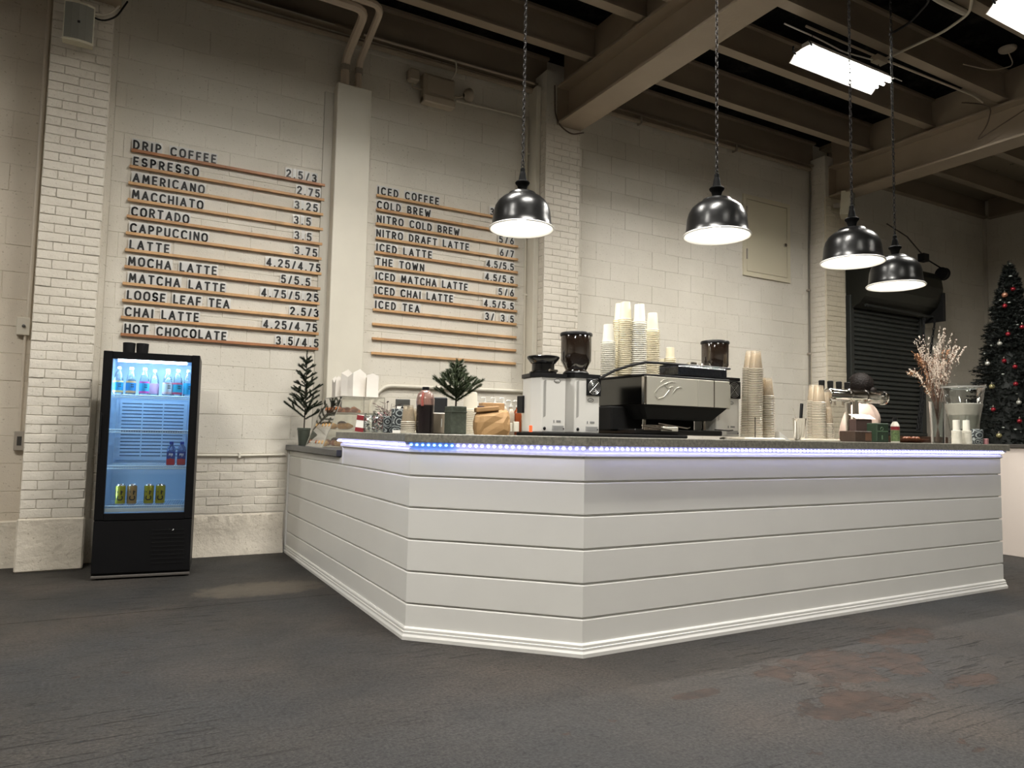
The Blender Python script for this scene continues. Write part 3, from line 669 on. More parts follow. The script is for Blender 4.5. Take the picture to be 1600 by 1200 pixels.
for side, (xs, names, wh) in enumerate(((XL, namesL, 'hot drinks menu'), (XR, namesR, 'iced drinks menu'))):
    for r in range(NROW):
        z = ZT - DZ*r; e = MB(); M = .0
        e.prism([(WY-.008, -.024), (WY-.034, -.024), (WY-.034, -.001), (WY-.029, -.001), (WY-.029, -.008), (WY-.020, -.008), (WY-.020, 0), (WY-.008, 0)], xs[0]+(RND.uniform(-.004, .004)), xs[1]+RND.uniform(-.004, .004), 0,
                Matrix(((0, 0, 1), (1, 0, 0), (0, 1, 0))))
        dark = (side == 0 and r in (0, 11))
        o = fixn(e.build('menu_ledge', WOODD if dark else (WOODL if r % 3 != 1 else mat('honey_pine', (.52, .29, .13), .5, var=.2, vscale=11))))
        o.location.z = z
        nm = names[r][0].lower() if r < len(names) else ['uppermost', 'middle', 'lowest'][r-9] + ' empty'
        tag(o, 'narrow %s wooden ledge, %s row of the %s' % ('red-brown' if dark else 'pale', nm, wh), 'ledge', 'letter ledges of the ' + wh)
        if r < len(names):
            n_, a, b_, p_, pa, pb = names[r]; zb = z-.004
            lay(n_, XA(a, 6.744, zb+.04), XA(b_, 6.744, zb+.04), zb, n_.lower()+' line', wh, 'letters of the '+wh)
            if p_: lay(p_, XA(pa, 6.744, zb+.04), XA(pb, 6.744, zb+.04), zb, n_.lower()+' price', wh, 'prices of the '+wh)

# ================================================================== DRINKS FRIDGE
FA = math.atan2(5.906-5.984, .554+.095)
fr = empty('drinks_fridge', (-.093, 5.984, 0), FA, 'tall black glass-door drinks fridge with lit shelves of bottles and cans', 'fridge')
FW, FH, FD = .645, 1.652, .56
fb = mat('black_fridge_shell', (.004, .004, .0045), .45, spec=.18)
fi = mat('pale_blue_liner', (.48, .60, .74), .45)
b = MB(); b.box(0, .03, .03, FD, .02, FH); b.box(FW-.03, FW, .03, FD, .02, FH); b.box(.03, FW-.03, FD-.03, FD, .02, FH); b.box(.03, FW-.03, .03, FD-.03, FH-.035, FH); b.box(.03, FW-.03, .03, FD-.03, .02, .455)
b.build('cabinet', fb, fr)
b = MB(); b.box(.03, .04, .03, FD-.03, .455, FH-.035); b.box(FW-.04, FW-.03, .03, FD-.03, .455, FH-.035); b.box(.04, FW-.04, FD-.045, FD-.03, .455, FH-.035); b.box(.04, FW-.04, .03, FD-.04, FH-.04, FH-.035); b.box(.04, FW-.04, .03, FD-.04, .455, .46)
ln = b.build('liner', fi, fr)
b = MB(); slm = mat('slot_shadow', (.05, .08, .14), .7)   # louvred back duct with dark slots
b.box(.07, FW-.09, FD-.062, FD-.045, .84, 1.30); bp2 = b.build('back_duct', fi, fr)
b = MB()
for k in range(16):
    z = .87+k*.0275
    for x0, x1 in ((.085, .225), (.235, .375), (.385, .53)): b.box(x0, x1, FD-.0645, FD-.0625, z, z+.007)
o = b.build('slot', slm, bp2); o['kind'] = 'stuff'
dr = MB(); fx0, fx1, fz0, fz1 = .062, .588, .472, 1.597
dr.cbox(0, fx0, 0, .03, .425, FH, .004); dr.cbox(fx1, FW, 0, .03, .425, FH, .004); dr.box(fx0, fx1, 0, .03, fz1, FH-.003); dr.box(fx0, fx1, 0, .03, .425, fz0)
dd = dr.build('door', mat('black_door_frame', (.004, .004, .0045), .35, spec=.2), fr)
MB().box(fx0, fx1, .012, .016, fz0, fz1).build('pane', GLASS, dd)
MB().cbox(.004, .014, -.02, .0, .9, 1.2, .004).build('handle', fb, dd)
pn = MB().cbox(0, FW, .004, .03, .045, .42, .004); pn = pn.build('kick_panel', fb, fr)
b = MB()
for k in range(9): b.box(.38, .60, .001, .005, .10+k*.03, .108+k*.03)
o = b.build('louver', mat('grille_dark', (.004, .004, .004), .6, spec=.15), pn); o['kind'] = 'stuff'
MB().lathe([(.001, 0), (.004, .001), (.004, .004)], 10, (.52, .003, .345), M=Matrix.Rotation(pi/2, 3, 'X')).build('indicator_light', mat('lit_indicator', (1, 1, 1), emit=(1, 1, .9), es=3), fr)
MB().cbox(.0, FW, .0, .04, .012, .03, .003).build('base_rail', mat('worn_rail', (.07, .062, .055), .5), fr)
b = MB()
for x in (.04, FW-.04):
    for y in (.06, FD-.05): b.lathe([(.015, 0), (.018, .004), (.012, .02)], 10, (x, y, 0), cap=True)
o = b.build('foot', BLACKPL, fr); o['kind'] = 'stuff'
wirem = mat('white_wire', (.78, .85, .9), .35)
def shelf(z):
    m = MB(); y0, y1 = .05, FD-.07
    m.tube([(.045, y0, z), (FW-.045, y0, z)], .0045, 6); m.tube([(.045, y0, z-.018), (FW-.045, y0, z-.018)], .004, 6); m.tube([(.045, y1, z), (FW-.045, y1, z)], .003, 5)
    for k in range(34):
        x = .05+k*(FW-.1)/33; m.tube([(x, y0, z-.018), (x, y0, z+.001), (x, y1, z+.001)], .0016, 4, sm=False)
    return m.build('wire_shelf', wirem, fr)
SZ = [1.335, 1.078, .812, .520]
for z in SZ: shelf(z)
b = MB(); b.box(.045, FW-.045, .045, .055, .478, .500)
for x in (.2, .4): b.box(x, x+.012, .04, .045, .478, .5)
b.build('bottom_rail', wirem, fr)
MB().tube([(.09, .06, FH-.058), (FW-.09, .06, FH-.058)], .014, 10).build('lamp_tube', mat('fridge_tube', (1, 1, 1), emit=(.72, .90, 1), es=26), fr)
def fridge_light(x, y, z, sx_, sy_, e, rot):
    ld = bpy.data.lights.new('fridge_light', 'AREA'); ld.shape = 'RECTANGLE'; ld.size = sx_; ld.size_y = sy_; ld.energy = e; ld.color = (.42, .70, 1.0)
    o = bpy.data.objects.new('fridge_light', ld); COL.objects.link(o); o.parent = fr; o.location = (x, y, z); o.rotation_euler = rot
fridge_light(FW/2, .075, FH-.075, .46, .02, 4.5, (radians(20), 0, 0))
fridge_light(.0505, .07, 1.02, .9, .02, 1.6, (0, radians(-90), 0))
def inF(x, y, z): return Matrix.Rotation(FA, 3, 'Z') @ Vector((x, y, 0)) + Vector((-.093, 5.984, z))
# bottles on the top shelf
capm = mat('pale_cap', (.75, .85, .9), .4); btlc = clear_mat('clear_bottle', (.86, .93, .97), .35, (.6, .75, .85), .18)
botp = [(.001, 0), (.030, .0), (.034, .006), (.034, .085), (.033, .10), (.031, .125), (.024, .155), (.014, .178), (.0125, .186), (.0125, .2)]
bm_ = MB().lathe(botp, 20).mesh('bottle', btlc); capme = MB().lathe([(.0145, .186), (.0145, .204), (.013, .206), (.001, .206)], 16).mesh('cap', capm)
fluid = MB().lathe([(.001, .003), (.031, .004), (.031, .12), (.023, .15), (.001, .15)], 16)
def band(r, z0, z1, n=20): return MB().lathe([(r, z0), (r, z1)], n)
bots = [(.095, .075, 'yellow and blue', (.95, .75, .35), (.03, .42, .80)), (.178, .08, 'orange and blue', (.95, .55, .25), (.05, .33, .75)), (.268, .075, 'magenta and blue', (.75, .1, .5), (.04, .45, .85)),
        (.425, .075, 'white and pink', (.85, .6, .65), (.75, .85, .92)), (.495, .08, 'red and blue', (.8, .12, .25), (.04, .52, .80)), (.568, .078, 'plain blue', (.03, .45, .8), (.03, .45, .8))]
for i, (x, y, nm, c1, c2_) in enumerate(bots):
    o = link('water_bottle', bm_, None, inF(x, y+.02, SZ[0]+.004)); tag(o, 'clear plastic bottle with %s label on the top fridge shelf' % nm, 'bottle', 'bottles on the top fridge shelf')
    link('cap', capme, o); link('water', MB().lathe([(.001, .003), (.031, .004), (.031, .115), (.001, .115)], 16).mesh('water', mat('blue_tinted_water', (.25, .42, .55), .2)), o) if i in (1,) else None
    lb = band(.0346, .018, .098).build('label', mat('label_'+nm.replace(' ', '_'), c2_, .4), o); m_ = mat('label_edge_'+nm.replace(' ', '_'), c1, .4)
    m = MB(); m.lathe([(.0349, .016), (.0349, .030)], 20); m.lathe([(.0349, .090), (.0349, .102)], 20); m.build('label_band', m_, lb)
    m = MB()
    for q in range(2):
        for w in range(3):
            a = -pi/2+.08+w*.22; z = .055+q*.016
            m.box(-.0025, .0028, -.0007, 0, 0, .010, M=Matrix.Translation((0, 0, 0)).to_3x3()) if False else None
            p0 = [(.0352*cos(a+t), .0352*sin(a+t), z+h) for h in (0, .010) for t in (-.07, .07)]
            m.add(p0, [(0, 1, 3, 2)])
    m.build('print', LETM, lb)
for i, (x, y) in enumerate(((.355, .22), (.45, .24))):
    o = link('water_bottle', bm_, None, inF(x-.03, y, SZ[0]+.004)); tag(o, 'dim clear bottle set back on the top fridge shelf, %s one' % ('left' if i == 0 else 'right'), 'bottle', 'rear bottles on the top fridge shelf')
    link('cap', capme, o); band(.0346, .018, .098).build('label', mat('faded_label', (.35, .2, .3), .5), o)

def stroke_text(sx, h, t, mt, wide=1.0):
    key = ('st', sx, h, t, mt.name)
    if key not in TXT:
        m = MB(); x = 0
        for c in sx:
            g_, w = stroke_glyph(c, h, t, .0001, wide); m.add([(v[0]+x, v[1], v[2]) for v in g_.v], g_.f); x += w+t*.7
        TXT[key] = (m.mesh('glyph', mt), x-t*.7)
    return TXT[key]
def wrap_stroke(sx, h, t, r, z, a0, mt, parent):
    me, w = stroke_text(sx, h, t, mt, 1.25); me = me.copy()
    for v in me.vertices:
        x, zz = v.co.x-w/2, v.co.z-h/2; x, zz = -zz, x; a = a0+x/r; v.co = Vector(((r+.0005)*cos(a), (r+.0005)*sin(a), z+zz))
    return link('lettering', me, parent)
# two square water bottles
def wrap_text(s, h, r, z, a0, mt, parent, vertical=False, name='lettering', bold=.02, ext=.0006):
    me, w = text_mesh(s, h, .0004, bold, mt); me = me.copy()
    for v in me.vertices:
        x, zz = v.co.x-w/2, v.co.z-h/2
        if vertical: x, zz = -zz, x
        a = a0+x/r; rr = r+ext-v.co.y*.5; v.co = Vector((rr*cos(a), rr*sin(a), z+zz))
    return link(name, me, parent)
sqb = clear_mat('blue_bottle_plastic', (.45, .62, .9), .3, (.06, .16, .5), .45)
for i, x in enumerate((.475, .548)):
    o = MB(); o.cbox(-.030, .030, -.030, .030, 0, .115, .008); o.lathe([(.032, .112), (.026, .135), (.013, .155), (.0125, .165)], 16); o = o.build('square_water_bottle', sqb)
    p = inF(x, .095, SZ[2]+.004); o.location = p; o.rotation_euler.z = FA; tag(o, 'blue square water bottle with red flower label, %s of the two on the third shelf' % ('left' if i == 0 else 'right'), 'bottle', 'square water bottles')
    MB().lathe([(.015, .160), (.015, .180), (.001, .181)], 14).build('cap', mat('blue_cap', (.01, .05, .35), .4), o)
    MB().box(-.028, .028, -.0312, -.0302, .052, .105).build('label', mat('deep_blue_label', (.015, .06, .35), .4), o)
    m = MB()
    for k in range(5):
        a = k*2*pi/5; q = Matrix.Rotation(a, 3, 'Y'); vs = [q @ Vector(v)+Vector((0, -.0318, .034)) for v in ((0, 0, 0), (-.010, 0, .012), (0, 0, .024), (.010, 0, .012))]; m.add(vs, [(0, 1, 2, 3)])
    m.box(-.028, .028, -.0310, -.0302, .006, .05); m.build('flower_print', mat('red_flower', (.55, .03, .05), .5), o)
    put_text('FIJI', .017, (0, -.0315, .082), o, mat('white_print', (.85, .9, .95), .5), bold=.02)
    m = MB(); m.add([(-.012, -.027, .118), (.012, -.027, .118), (0, -.018, .146)], [(0, 1, 2)]); m.build('neck_print', mat('white_print'), o)
# four energy drink cans
canp = [(.001, .0), (.024, 0), (.027, .003), (.0325, .012), (.033, .016), (.033, .135), (.031, .143), (.026, .150), (.0265, .152), (.025, .1525), (.024, .150), (.001, .149)]
canm = mat('can_yellow', (.50, .43, .05), .25, metal=.35); cano = mat('can_tan', (.52, .32, .14), .25, metal=.35); canme = {}
for i, (x, lab, mt) in enumerate(((.150, 'yellow energy drink can at the left end of the bottom shelf', canm), (.226, 'tan energy drink can, second from the left on the bottom shelf', cano), (.338, 'yellow energy drink can, third along the bottom shelf', canm), (.416, 'yellow energy drink can at the right end of the bottom shelf', canm))):
    o = MB().lathe(canp[3:7], 24).build('energy_drink_can', mt); o.location = inF(x, .10, SZ[3]+.004); tag(o, lab, 'can', 'cans on the bottom fridge shelf')
    MB().lathe(canp[6:], 24).build('lid', mat('can_end', (.7, .6, .58), .2, metal=1), o); MB().lathe(canp[:4], 24).build('base', mat('can_end'), o)
    wrap_stroke('C4', .042, .0085, .033, .072, -pi/2-.10+(.15 if i == 1 else 0), LETM, o)
    wrap_stroke('C4', .042, .0085, .033, .072, -pi/2-1.65, LETM, o)
    wrap_text('ENERGY', .006, .033, .085, -pi/2+.55, LETM, o, True) if False else None
for i, x in enumerate((.155, .215)):
    o = MB().lathe([(.001, 0), (.036, 0), (.040, .003), (.043, .075), (.043, .079), (.038, .081), (.001, .079)], 20).build('black_lidded_cup', BLACKM); o.location = inF(x-(.008 if i == 0 else -.022), .15, FH+.001)
    tag(o, 'short black lidded cup on top of the fridge, %s of two' % ('left' if i == 0 else 'right'), 'cup', 'black cups on the fridge')

# ================================================================== WALL FITTINGS
def conduit(name, pts, r, label, mt=SMOOTHP, cat='conduit', group=None, n=8):
    out = []                                   # rounded bends
    pts = [Vector(p) for p in pts]
    for i, p in enumerate(pts):
        if 0 < i < len(pts)-1:
            a, c = pts[i-1], pts[i+1]; d = min(.08 if r < .02 else .11, (a-p).length*.45, (c-p).length*.45); q0 = p+(a-p).normalized()*d; q1 = p+(c-p).normalized()*d
            for t in (0, .25, .5, .75, 1): out.append(q0*(1-t)**2 + p*2*t*(1-t) + q1*t*t)
        else: out.append(p)
    o = MB().tube(out, r, n).build(name, mt); return tag(o, label, cat, group)
WF = WY-.03
conduit('wall_conduit', [(-.632, WF, 4.98), (-.632, WF, 1.93)], .016, 'cream vertical pipe running down beside the left brick pilaster', mat('tan_pipe', (.62, .55, .45), .5))
jb = MB().cbox(-.705, -.615, WY-.055, WY-.002, 1.80, 1.94, .004).build('junction_box', mat('cream_box', (.62, .57, .47), .45)); tag(jb, 'cream junction box with a round knob on the left wall', 'electrical box')
MB().lathe([(.001, 0), (.012, .0), (.012, .012), (.001, .014)], 12, (-.655, WY-.055, 1.87), M=Matrix.Rotation(pi/2, 3, 'X')).build('knob', mat('dark_knob', (.05, .045, .04), .4), jb)
conduit('wall_conduit', [(-.645, WF, 1.80), (-.64, WF, 1.05)], .010, 'thin cream pipe below the junction box on the left wall', mat('tan_pipe'))
jb = MB().cbox(-.67, -.60, WY-.05, WY-.002, .90, 1.05, .004).build('socket_box', GREYP); tag(jb, 'grey painted box low on the left wall', 'electrical box')
MB().box(-.65, -.62, WY-.052, WY-.05, .94, 1.01).build('plate', mat('dark_knob'), jb)
# thin pipe along the wall between fridge and counter
o = conduit('wall_conduit', [(.50, WF+.008, .868), (1.0, WF+.008, .866), (1.38, WF+.008, .876)], .010, 'thin ribbed pipe low on the wall between fridge and bar', SMOOTHP)
MB().cbox(.975, .995, WF-.008, WY-.002, .845, .89, .003).build('clamp', SMOOTHP, o)
# long runs under the wall plate
conduit('wall_conduit', [(-.1, WY-.06, 4.905), (3.98, WY-.06, 4.93)], .030, 'thick tan pipe along the top of the wall above both menus', STEELP)
conduit('wall_conduit', [(1.95, WY-.10, 4.985), (2.98, WY-.10, 4.99), (3.9, WY-.10, 5.0)], .013, 'thin tan conduit just above the thick pipe over the iced menu', mat('pinkish_pipe', (.55, .46, .38), .45))
conduit('wall_conduit', [(-.1, WY-.12, 4.99), (1.66, WY-.12, 4.99)], .010, 'thin dark cable run above the hot drinks menu', GREYP)
o = conduit('wall_conduit', [(4.5, WY-.07, 4.93), (8.5, WY-.07, 4.945)], .030, 'tan pipe along the top of the wall behind the espresso machine', STEELP)
for x in (5.4, 7.0): MB().box(x, x+.02, WY-.11, WY-.03, 4.89, 4.98).build('clamp', GREYP, o)
o = conduit('wall_conduit', [(2.97, WY-.06, 4.585), (3.80, WY-.045, 4.615), (3.855, WY-.03, 4.5), (3.875, WY-.03, 1.2)], .012, 'thin conduit from the emergency light to down beside the pilaster', mat('cream_pipe', (.64, .59, .49), .45))
for z in (4.2, 2.62): MB().cbox(3.855, 3.895, WY-.045, WY-.002, z, z+.02, .002).build('clamp', SMOOTHP, o)
o = conduit('wall_conduit', [(8.47, WY-.08, 4.98), (8.515, WY-.05, 4.6), (8.50, WY-.03, 3.8), (8.49, WY-.03, 1.2)], .014, 'dark grey conduit down the left side of the third pilaster', mat('dark_pipe', (.16, .145, .12), .5))
for z in (2.3, 3.2): MB().cbox(8.465, 8.515, WY-.05, WY-.002, z, z+.025, .003).build('clamp', GREYP, o)
conduit('wall_conduit', [(2.165, WF, 1.0), (2.165, WF, 1.40), (2.30, WF, 1.553), (3.9, WF, 1.571)], .017, 'cream conduit bending along the wall below the iced drinks menu', SMOOTHP)
# two big pipes leaving the chase
for i, (x, r, y1, x2, z2) in enumerate(((1.785, .042, 6.12, 1.80, 4.90), (1.918, .034, 6.05, 1.93, 4.94))):
    zt = 4.70
    o = conduit('drain_pipe', [(x, 6.69, 4.30), (x, 6.69, zt), (x2, y1, z2), (x2-1.9, y1-.02, z2+.02)], r, 'thick tan pipe rising from the boxed chase, %s of two' % ('left and wider' if i == 0 else 'right and thinner'), mat('tan_plastic_pipe', (.56, .47, .37), .45, bump=.05), 'pipe', 'pipes above the chase')
    for z in (zt-.09,): MB().lathe([(r+.0035, -.03), (r+.0055, -.028), (r+.0055, .028), (r+.0035, .03)], 14, (x, 6.69, z)).build('coupling', GREYP, o)
# emergency light
el = empty('emergency_light', (2.75, WY-.009, 4.63), 0, 'tan emergency light box with two lamp heads high on the wall', 'emergency light')
eb = mat('tan_box', (.42, .36, .28), .5)
fixn(MB().cbox(-.165, .185, -.10, 0, -.155, .150, .012).build('body', eb, el)); fixn(MB().cbox(-.13, .165, -.112, -.10, -.06, .125, .006).build('cover', eb, el)); fixn(MB().cbox(-.165, .185, -.125, -.02, -.165, -.085, .01).build('lip', mat('tan_box_light', (.55, .48, .38), .5), el))
M1 = Matrix.Rotation(radians(80), 3, 'X') @ Matrix.Rotation(radians(14), 3, 'Y')
fixn(MB().cbox(-.33, -.215, -.13, -.03, .02, .145, .015).build('lamp_head', eb, el)); MB().tube([(-.27, -.05, .03), (-.26, -.05, -.02), (-.16, -.05, -.02)], .012, 8).build('bracket', eb, el)
fixn(MB().lathe([(.02, .0), (.06, .03), (.07, .075), (.066, .085), (.001, .08)], 18, (.30, -.07, .03), M=Matrix.Rotation(radians(75), 3, 'Y')).build('lamp_head', eb, el)); MB().tube([(.18, -.05, .0), (.25, -.05, .0), (.29, -.06, .02)], .012, 8).build('bracket', eb, el)
conduit('wall_cable', [(2.86, WY-.10, 4.99), (2.93, WY-.13, 4.98), (2.95, WY-.10, 4.87), (2.90, WY-.05, 4.79)], .008, 'thin cream cable curling down to the emergency light', mat('cream_pipe'), 'cable')
# speakers
def speaker(name, loc, rz, rx, w, h, d, label):
    e = empty(name, loc, rz, label, 'speaker', 'wall speakers'); e.rotation_euler.x = rx
    m = MB(); pr = [(-w/2, 0), (-w/2*.8, -d*.8), (0, -d), (w/2*.8, -d*.8), (w/2, 0)]
    pr = [(-w/2, 0), (-w/2, -d*.75), (-w/2*.5, -d*.94), (0, -d), (w/2*.5, -d*.94), (w/2, -d*.75), (w/2, 0)]
    fixn(m.prism(pr, -h/2, h/2).build('cabinet', mat('cream_speaker', (.62, .58, .44), .45), e))
    k = .93; fixn(MB().prism([(x*k, y-.004) for x, y in pr[1:-1]] + [(w/2*k, -d*.5), (-w/2*k, -d*.5)], -h/2*.88, h/2*.9).build('grille', SPEAKG, e))
    MB().cbox(-.009, .009, -d-.008, -d-.003, -.012, .006, .001).build('badge', BLACKM, e)
    fixn(MB().cbox(-.03, .03, 0, .10, -.03, .03, .004).build('bracket', GREYP, e)); return e
speaker('wall_speaker', (-.40, 6.40, 4.215), .05, radians(6), .205, .30, .12, 'grey wall speaker on the left brick pilaster')
speaker('wall_speaker', (8.70, 6.36, 4.37), .55, radians(4), .27, .33, .16, 'tan wall speaker turned aside on the third pilaster')
conduit('speaker_cable', [(-.62, 6.44, 4.62), (-.53, 6.42, 4.50), (-.42, 6.44, 4.42), (-.28, 6.44, 4.36), (-.17, 6.44, 4.43), (-.10, 6.5, 4.60)], .008, 'cream cable looping behind the left pilaster speaker', mat('cream_pipe'), 'cable')
conduit('speaker_cable', [(-.64, 6.45, 4.60), (-.55, 6.43, 4.47), (-.42, 6.45, 4.39), (-.25, 6.45, 4.33), (-.15, 6.45, 4.40), (-.08, 6.5, 4.58)], .007, 'dark cable looping behind the left pilaster speaker', BLACKPL, 'cable')
conduit('beam_cable', [(4.04, 6.47, 4.93), (4.05, 6.47, 4.62), (4.10, 6.46, 4.49), (4.26, 6.46, 4.42), (4.40, 6.46, 4.47), (4.45, 6.5, 4.50)], .008, 'dark cable looping under the end of the big beam', mat('brown_cable', (.10, .07, .05), .5), 'cable')
# wall hatch
wh = empty('wall_hatch', (7.67, WY, 3.83), 0, 'cream square access hatch in the block wall behind the second lamp', 'hatch')
b = MB(); hw, hh = .455, .555
b.box(-hw, -hw+.06, -.022, .004, -hh, hh); b.box(hw-.06, hw, -.022, .004, -hh, hh); b.box(-hw+.06, hw-.06, -.022, .004, hh-.06, hh); b.box(-hw+.06, hw-.06, -.022, .004, -hh, -hh+.06)
hp = mat('hatch_cream', (.72, .66, .50), .45); fixn(b.build('frame', hp, wh)); fixn(MB().cbox(-hw+.068, hw-.068, -.018, -.002, -hh+.068, hh-.068, .002).build('door', hp, wh))
for z in (-.33, .25): MB().cbox(-hw+.052, -hw+.070, -.034, -.02, z, z+.14, .003).build('hinge', GREYP, wh)
MB().lathe([(.001, 0), (.028, 0), (.026, .02), (.001, .022)], 14, (hw-.11, -.02, -.04), M=Matrix.Rotation(pi/2, 3, 'X')).build('knob', CHROME, wh)

ONES = 'zeroth first second third fourth fifth sixth seventh eighth ninth tenth eleventh twelfth thirteenth fourteenth fifteenth sixteenth seventeenth eighteenth nineteenth'.split()
def ordw(n):
    if n < 20: return ONES[n]
    t = ['twenty', 'thirty', 'forty', 'fifty'][n//10-2]; return t[:-1]+'ieth' if n % 10 == 0 else t+'-'+ONES[n % 10]
# ================================================================== THINGS ON THE BAR
def at(px, Y, z=CT): return Vector((XA(px, Y, z), Y, z))
def RZ(a): return Matrix.Rotation(a, 3, 'Z')
# -------- small artificial firs in pots
FIRM = mat('dark_fir_needles', (.022, .034, .016), .6); FIRM2 = mat('fir_needles', (.040, .058, .022), .6); BARK = mat('dark_bark', (.035, .022, .014), .8)
def brush(m, p, q, r, rnd, dens=1.0):
    """a twig densely set with short needles"""
    p, q = Vector(p), Vector(q); L_ = (q-p).length; d = (q-p).normalized(); n = max(3, int(L_/.0045*dens)); u = d.orthogonal().normalized(); w = d.cross(u)
    m.tube([p, q], [r*.28, r*.2], 4)
    for k in range(n):
        c = p + d*(L_*(k+.5)/n)
        for j in range(7):
            a = rnd.uniform(0, 2*pi); o = u*cos(a)+w*sin(a); tip = c + o*r*rnd.uniform(.7, 1.05) + d*r*.9; s_ = o.cross(d)*.0019
            m.add([c-s_, c+s_, tip], [(0, 1, 2)])
    for j in range(6):
        a = rnd.uniform(0, 2*pi); o = u*cos(a)+w*sin(a); s_ = o.cross(d)*.0012; m.add([q-s_, q+s_, q+d*r*1.2+o*r*.5], [(0, 1, 2)])
def small_fir(loc, h, seed, label, pot, wid, twm=FIRM):
    rnd = random.Random(seed); t = empty('potted_fir', loc, 0, label, 'potted tree', 'small potted firs on the bar')
    if pot == 'round':
        ph = .155; MB().lathe([(.001, .002), (.040, 0), (.042, .004), (.055, ph-.02), (.058, ph-.018), (.058, ph), (.052, ph), (.050, ph-.02), (.001, ph-.022)], 24).build('pot', mat('green_grey_pot', (.062, .072, .055), .5, var=.1, vscale=30), t)
    else:
        ph = .158; b = MB(); b.cbox(-.048, .048, -.048, .048, 0, ph, .004); b.cbox(-.051, .051, -.051, .051, ph-.035, ph-.028, .002); b.build('pot', mat('grey_green_tin', (.075, .088, .068), .45, metal=.2, bump=.25, bscale=90, var=.2, vscale=40), t)
    MB().tube([(0, 0, ph-.02), (.004, .002, ph+h*.4), (0, 0, ph+h*.93)], [.006, .005, .002], 6).build('trunk', BARK, t)
    m = MB()
    for k in range(32):
        f = (k+.5)/32; z = ph+h*(.10+.80*f); L_ = wid*(1-f*.80)*rnd.uniform(.75, 1.15); a = k*2.4; up = rnd.uniform(.35, .75)
        o = Vector((cos(a), sin(a), 0)); p = Vector((0, 0, z)); q = p + o*L_ + Vector((0, 0, L_*up)); brush(m, p, q, .0175, rnd, 1.7)
        if L_ > .05:
            for s in (-1, 1):
                c = p.lerp(q, .5); qq = c + (RZ(s*.8) @ o)*L_*.45 + Vector((0, 0, L_*.3)); brush(m, c, qq, .013, rnd, 1.5)
    brush(m, (0, 0, ph+h*.78), (0, 0, ph+h), .014, rnd, 1.5)
    for s in (-1, 1): brush(m, (0, 0, ph+h*.84), (s*.028, 0, ph+h*.92), .013, rnd, 1.5)
    o = m.build('needles', twm, t); o['kind'] = 'stuff'; return t
LZ = .966
x_ = XA(474, 6.42, LZ)
small_fir((x_, 6.42, LZ), ZA(475, 549, 6.42)-LZ-.155, 3, 'small dark fir in a round pot by the wall end of the bar', 'round', .19)
small_fir(at(711, 3.74), ZA(711, 562, 3.74)-CT-.158, 5, 'small green fir in a square grey-green tin beside the kraft bag', 'square', .155, FIRM2)
# -------- pastry case on the low counter
pc = empty('pastry_case', (1.45, 5.7, LZ), 0, 'slanted clear acrylic pastry case of three tiers on the low counter', 'display case')
X0, X1, Y0, Y1, H_ = 0, .50, 0, .56, .415; xt = .15
b = MB()
for y in (Y0, Y1): b.prism([(X0, 0), (X1, 0), (X1, H_), (xt, H_)], -.002, .002, M=Matrix(((1, 0, 0), (0, 0, 1), (0, 1, 0)))); k = len(b.v)-8; b.v[k:] = [(v[0], v[1]+y, v[2]) for v in b.v[k:]]
b.add([(X0, Y0, 0), (X0, Y1, 0), (xt, Y1, H_), (xt, Y0, H_)], [(0, 1, 2, 3)]); b.box(xt, X1, Y0, Y1, H_-.003, H_); b.build('shell', ACRYL, pc)
b = MB(); r_ = .0035
for y in (Y0, Y1):
    b.tube([(X0, y, 0), (xt, y, H_), (X1, y, H_), (X1, y, 0)], r_, 4, sm=False)
b.tube([(xt, Y0, H_), (xt, Y1, H_)], r_, 4); b.tube([(X0, Y0, 0), (X0, Y1, 0)], r_, 4)
b.build('edging', mat('acrylic_edge', (.30, .28, .23), .3), pc)
trays = [.0, .14, .275]
for z in trays:
    xs = X0 + xt*z/H_+.01; MB().box(xs, X1-.01, .008, Y1-.008, z+.004, z+.010).build('shelf_tray', mat('pale_tray', (.74, .70, .62), .4), pc)
for y in (.2, .4): MB().cbox(xt+.02, xt+.05, y, y+.03, H_-.12, H_-.02, .003).build('clip', mat('dark_clip', (.06, .055, .045), .4), pc)
lbl = mat('price_card', (.8, .78, .72), .5)
for k in range(4):
    o = MB().cbox(.012, .02, .05+k*.115, .13+k*.115, .012, .045, .002).build('price_tag', lbl, pc); MB().box(.0108, .0118, .07+k*.115, .11+k*.115, .024, .03).build('print', LETM, o)
crust = mat('browned_pastry', (.42, .14, .045), .5, bump=.4, bscale=60, var=.3, vscale=30); gold = mat('golden_pastry', (.62, .36, .12), .5, bump=.4, bscale=60, var=.25, vscale=25); dark = mat('dark_pastry', (.12, .05, .025), .5, bump=.4, bscale=60)
def croissant(mt):
    m = MB(); pts = [Vector((.055*cos(a), .04*sin(a), .024)) for a in [radians(10+160*k/14) for k in range(15)]]
    rs = [.006+.020*sin(pi*k/14)*(1+.12*(k % 2)) for k in range(15)]; m.tube(pts, rs, 8); return m.mesh('croissant', mt)
def donut(mt): return MB().tube([(.032*cos(a), .032*sin(a), .016) for a in [2*pi*k/16 for k in range(16)]], .016, 8, closed=True).mesh('donut', mt)
def muffin(mt): return MB().lathe([(.001, 0), (.024, 0), (.032, .035), (.038, .040), (.036, .055), (.02, .068), (.001, .07)], 14).mesh('muffin', mt)
cm, cg, dn, mf = croissant(crust), croissant(gold), donut(crust), muffin(dark)
pos = 'nearest the bar,second,third,fourth,furthest from the bar'.split(',')
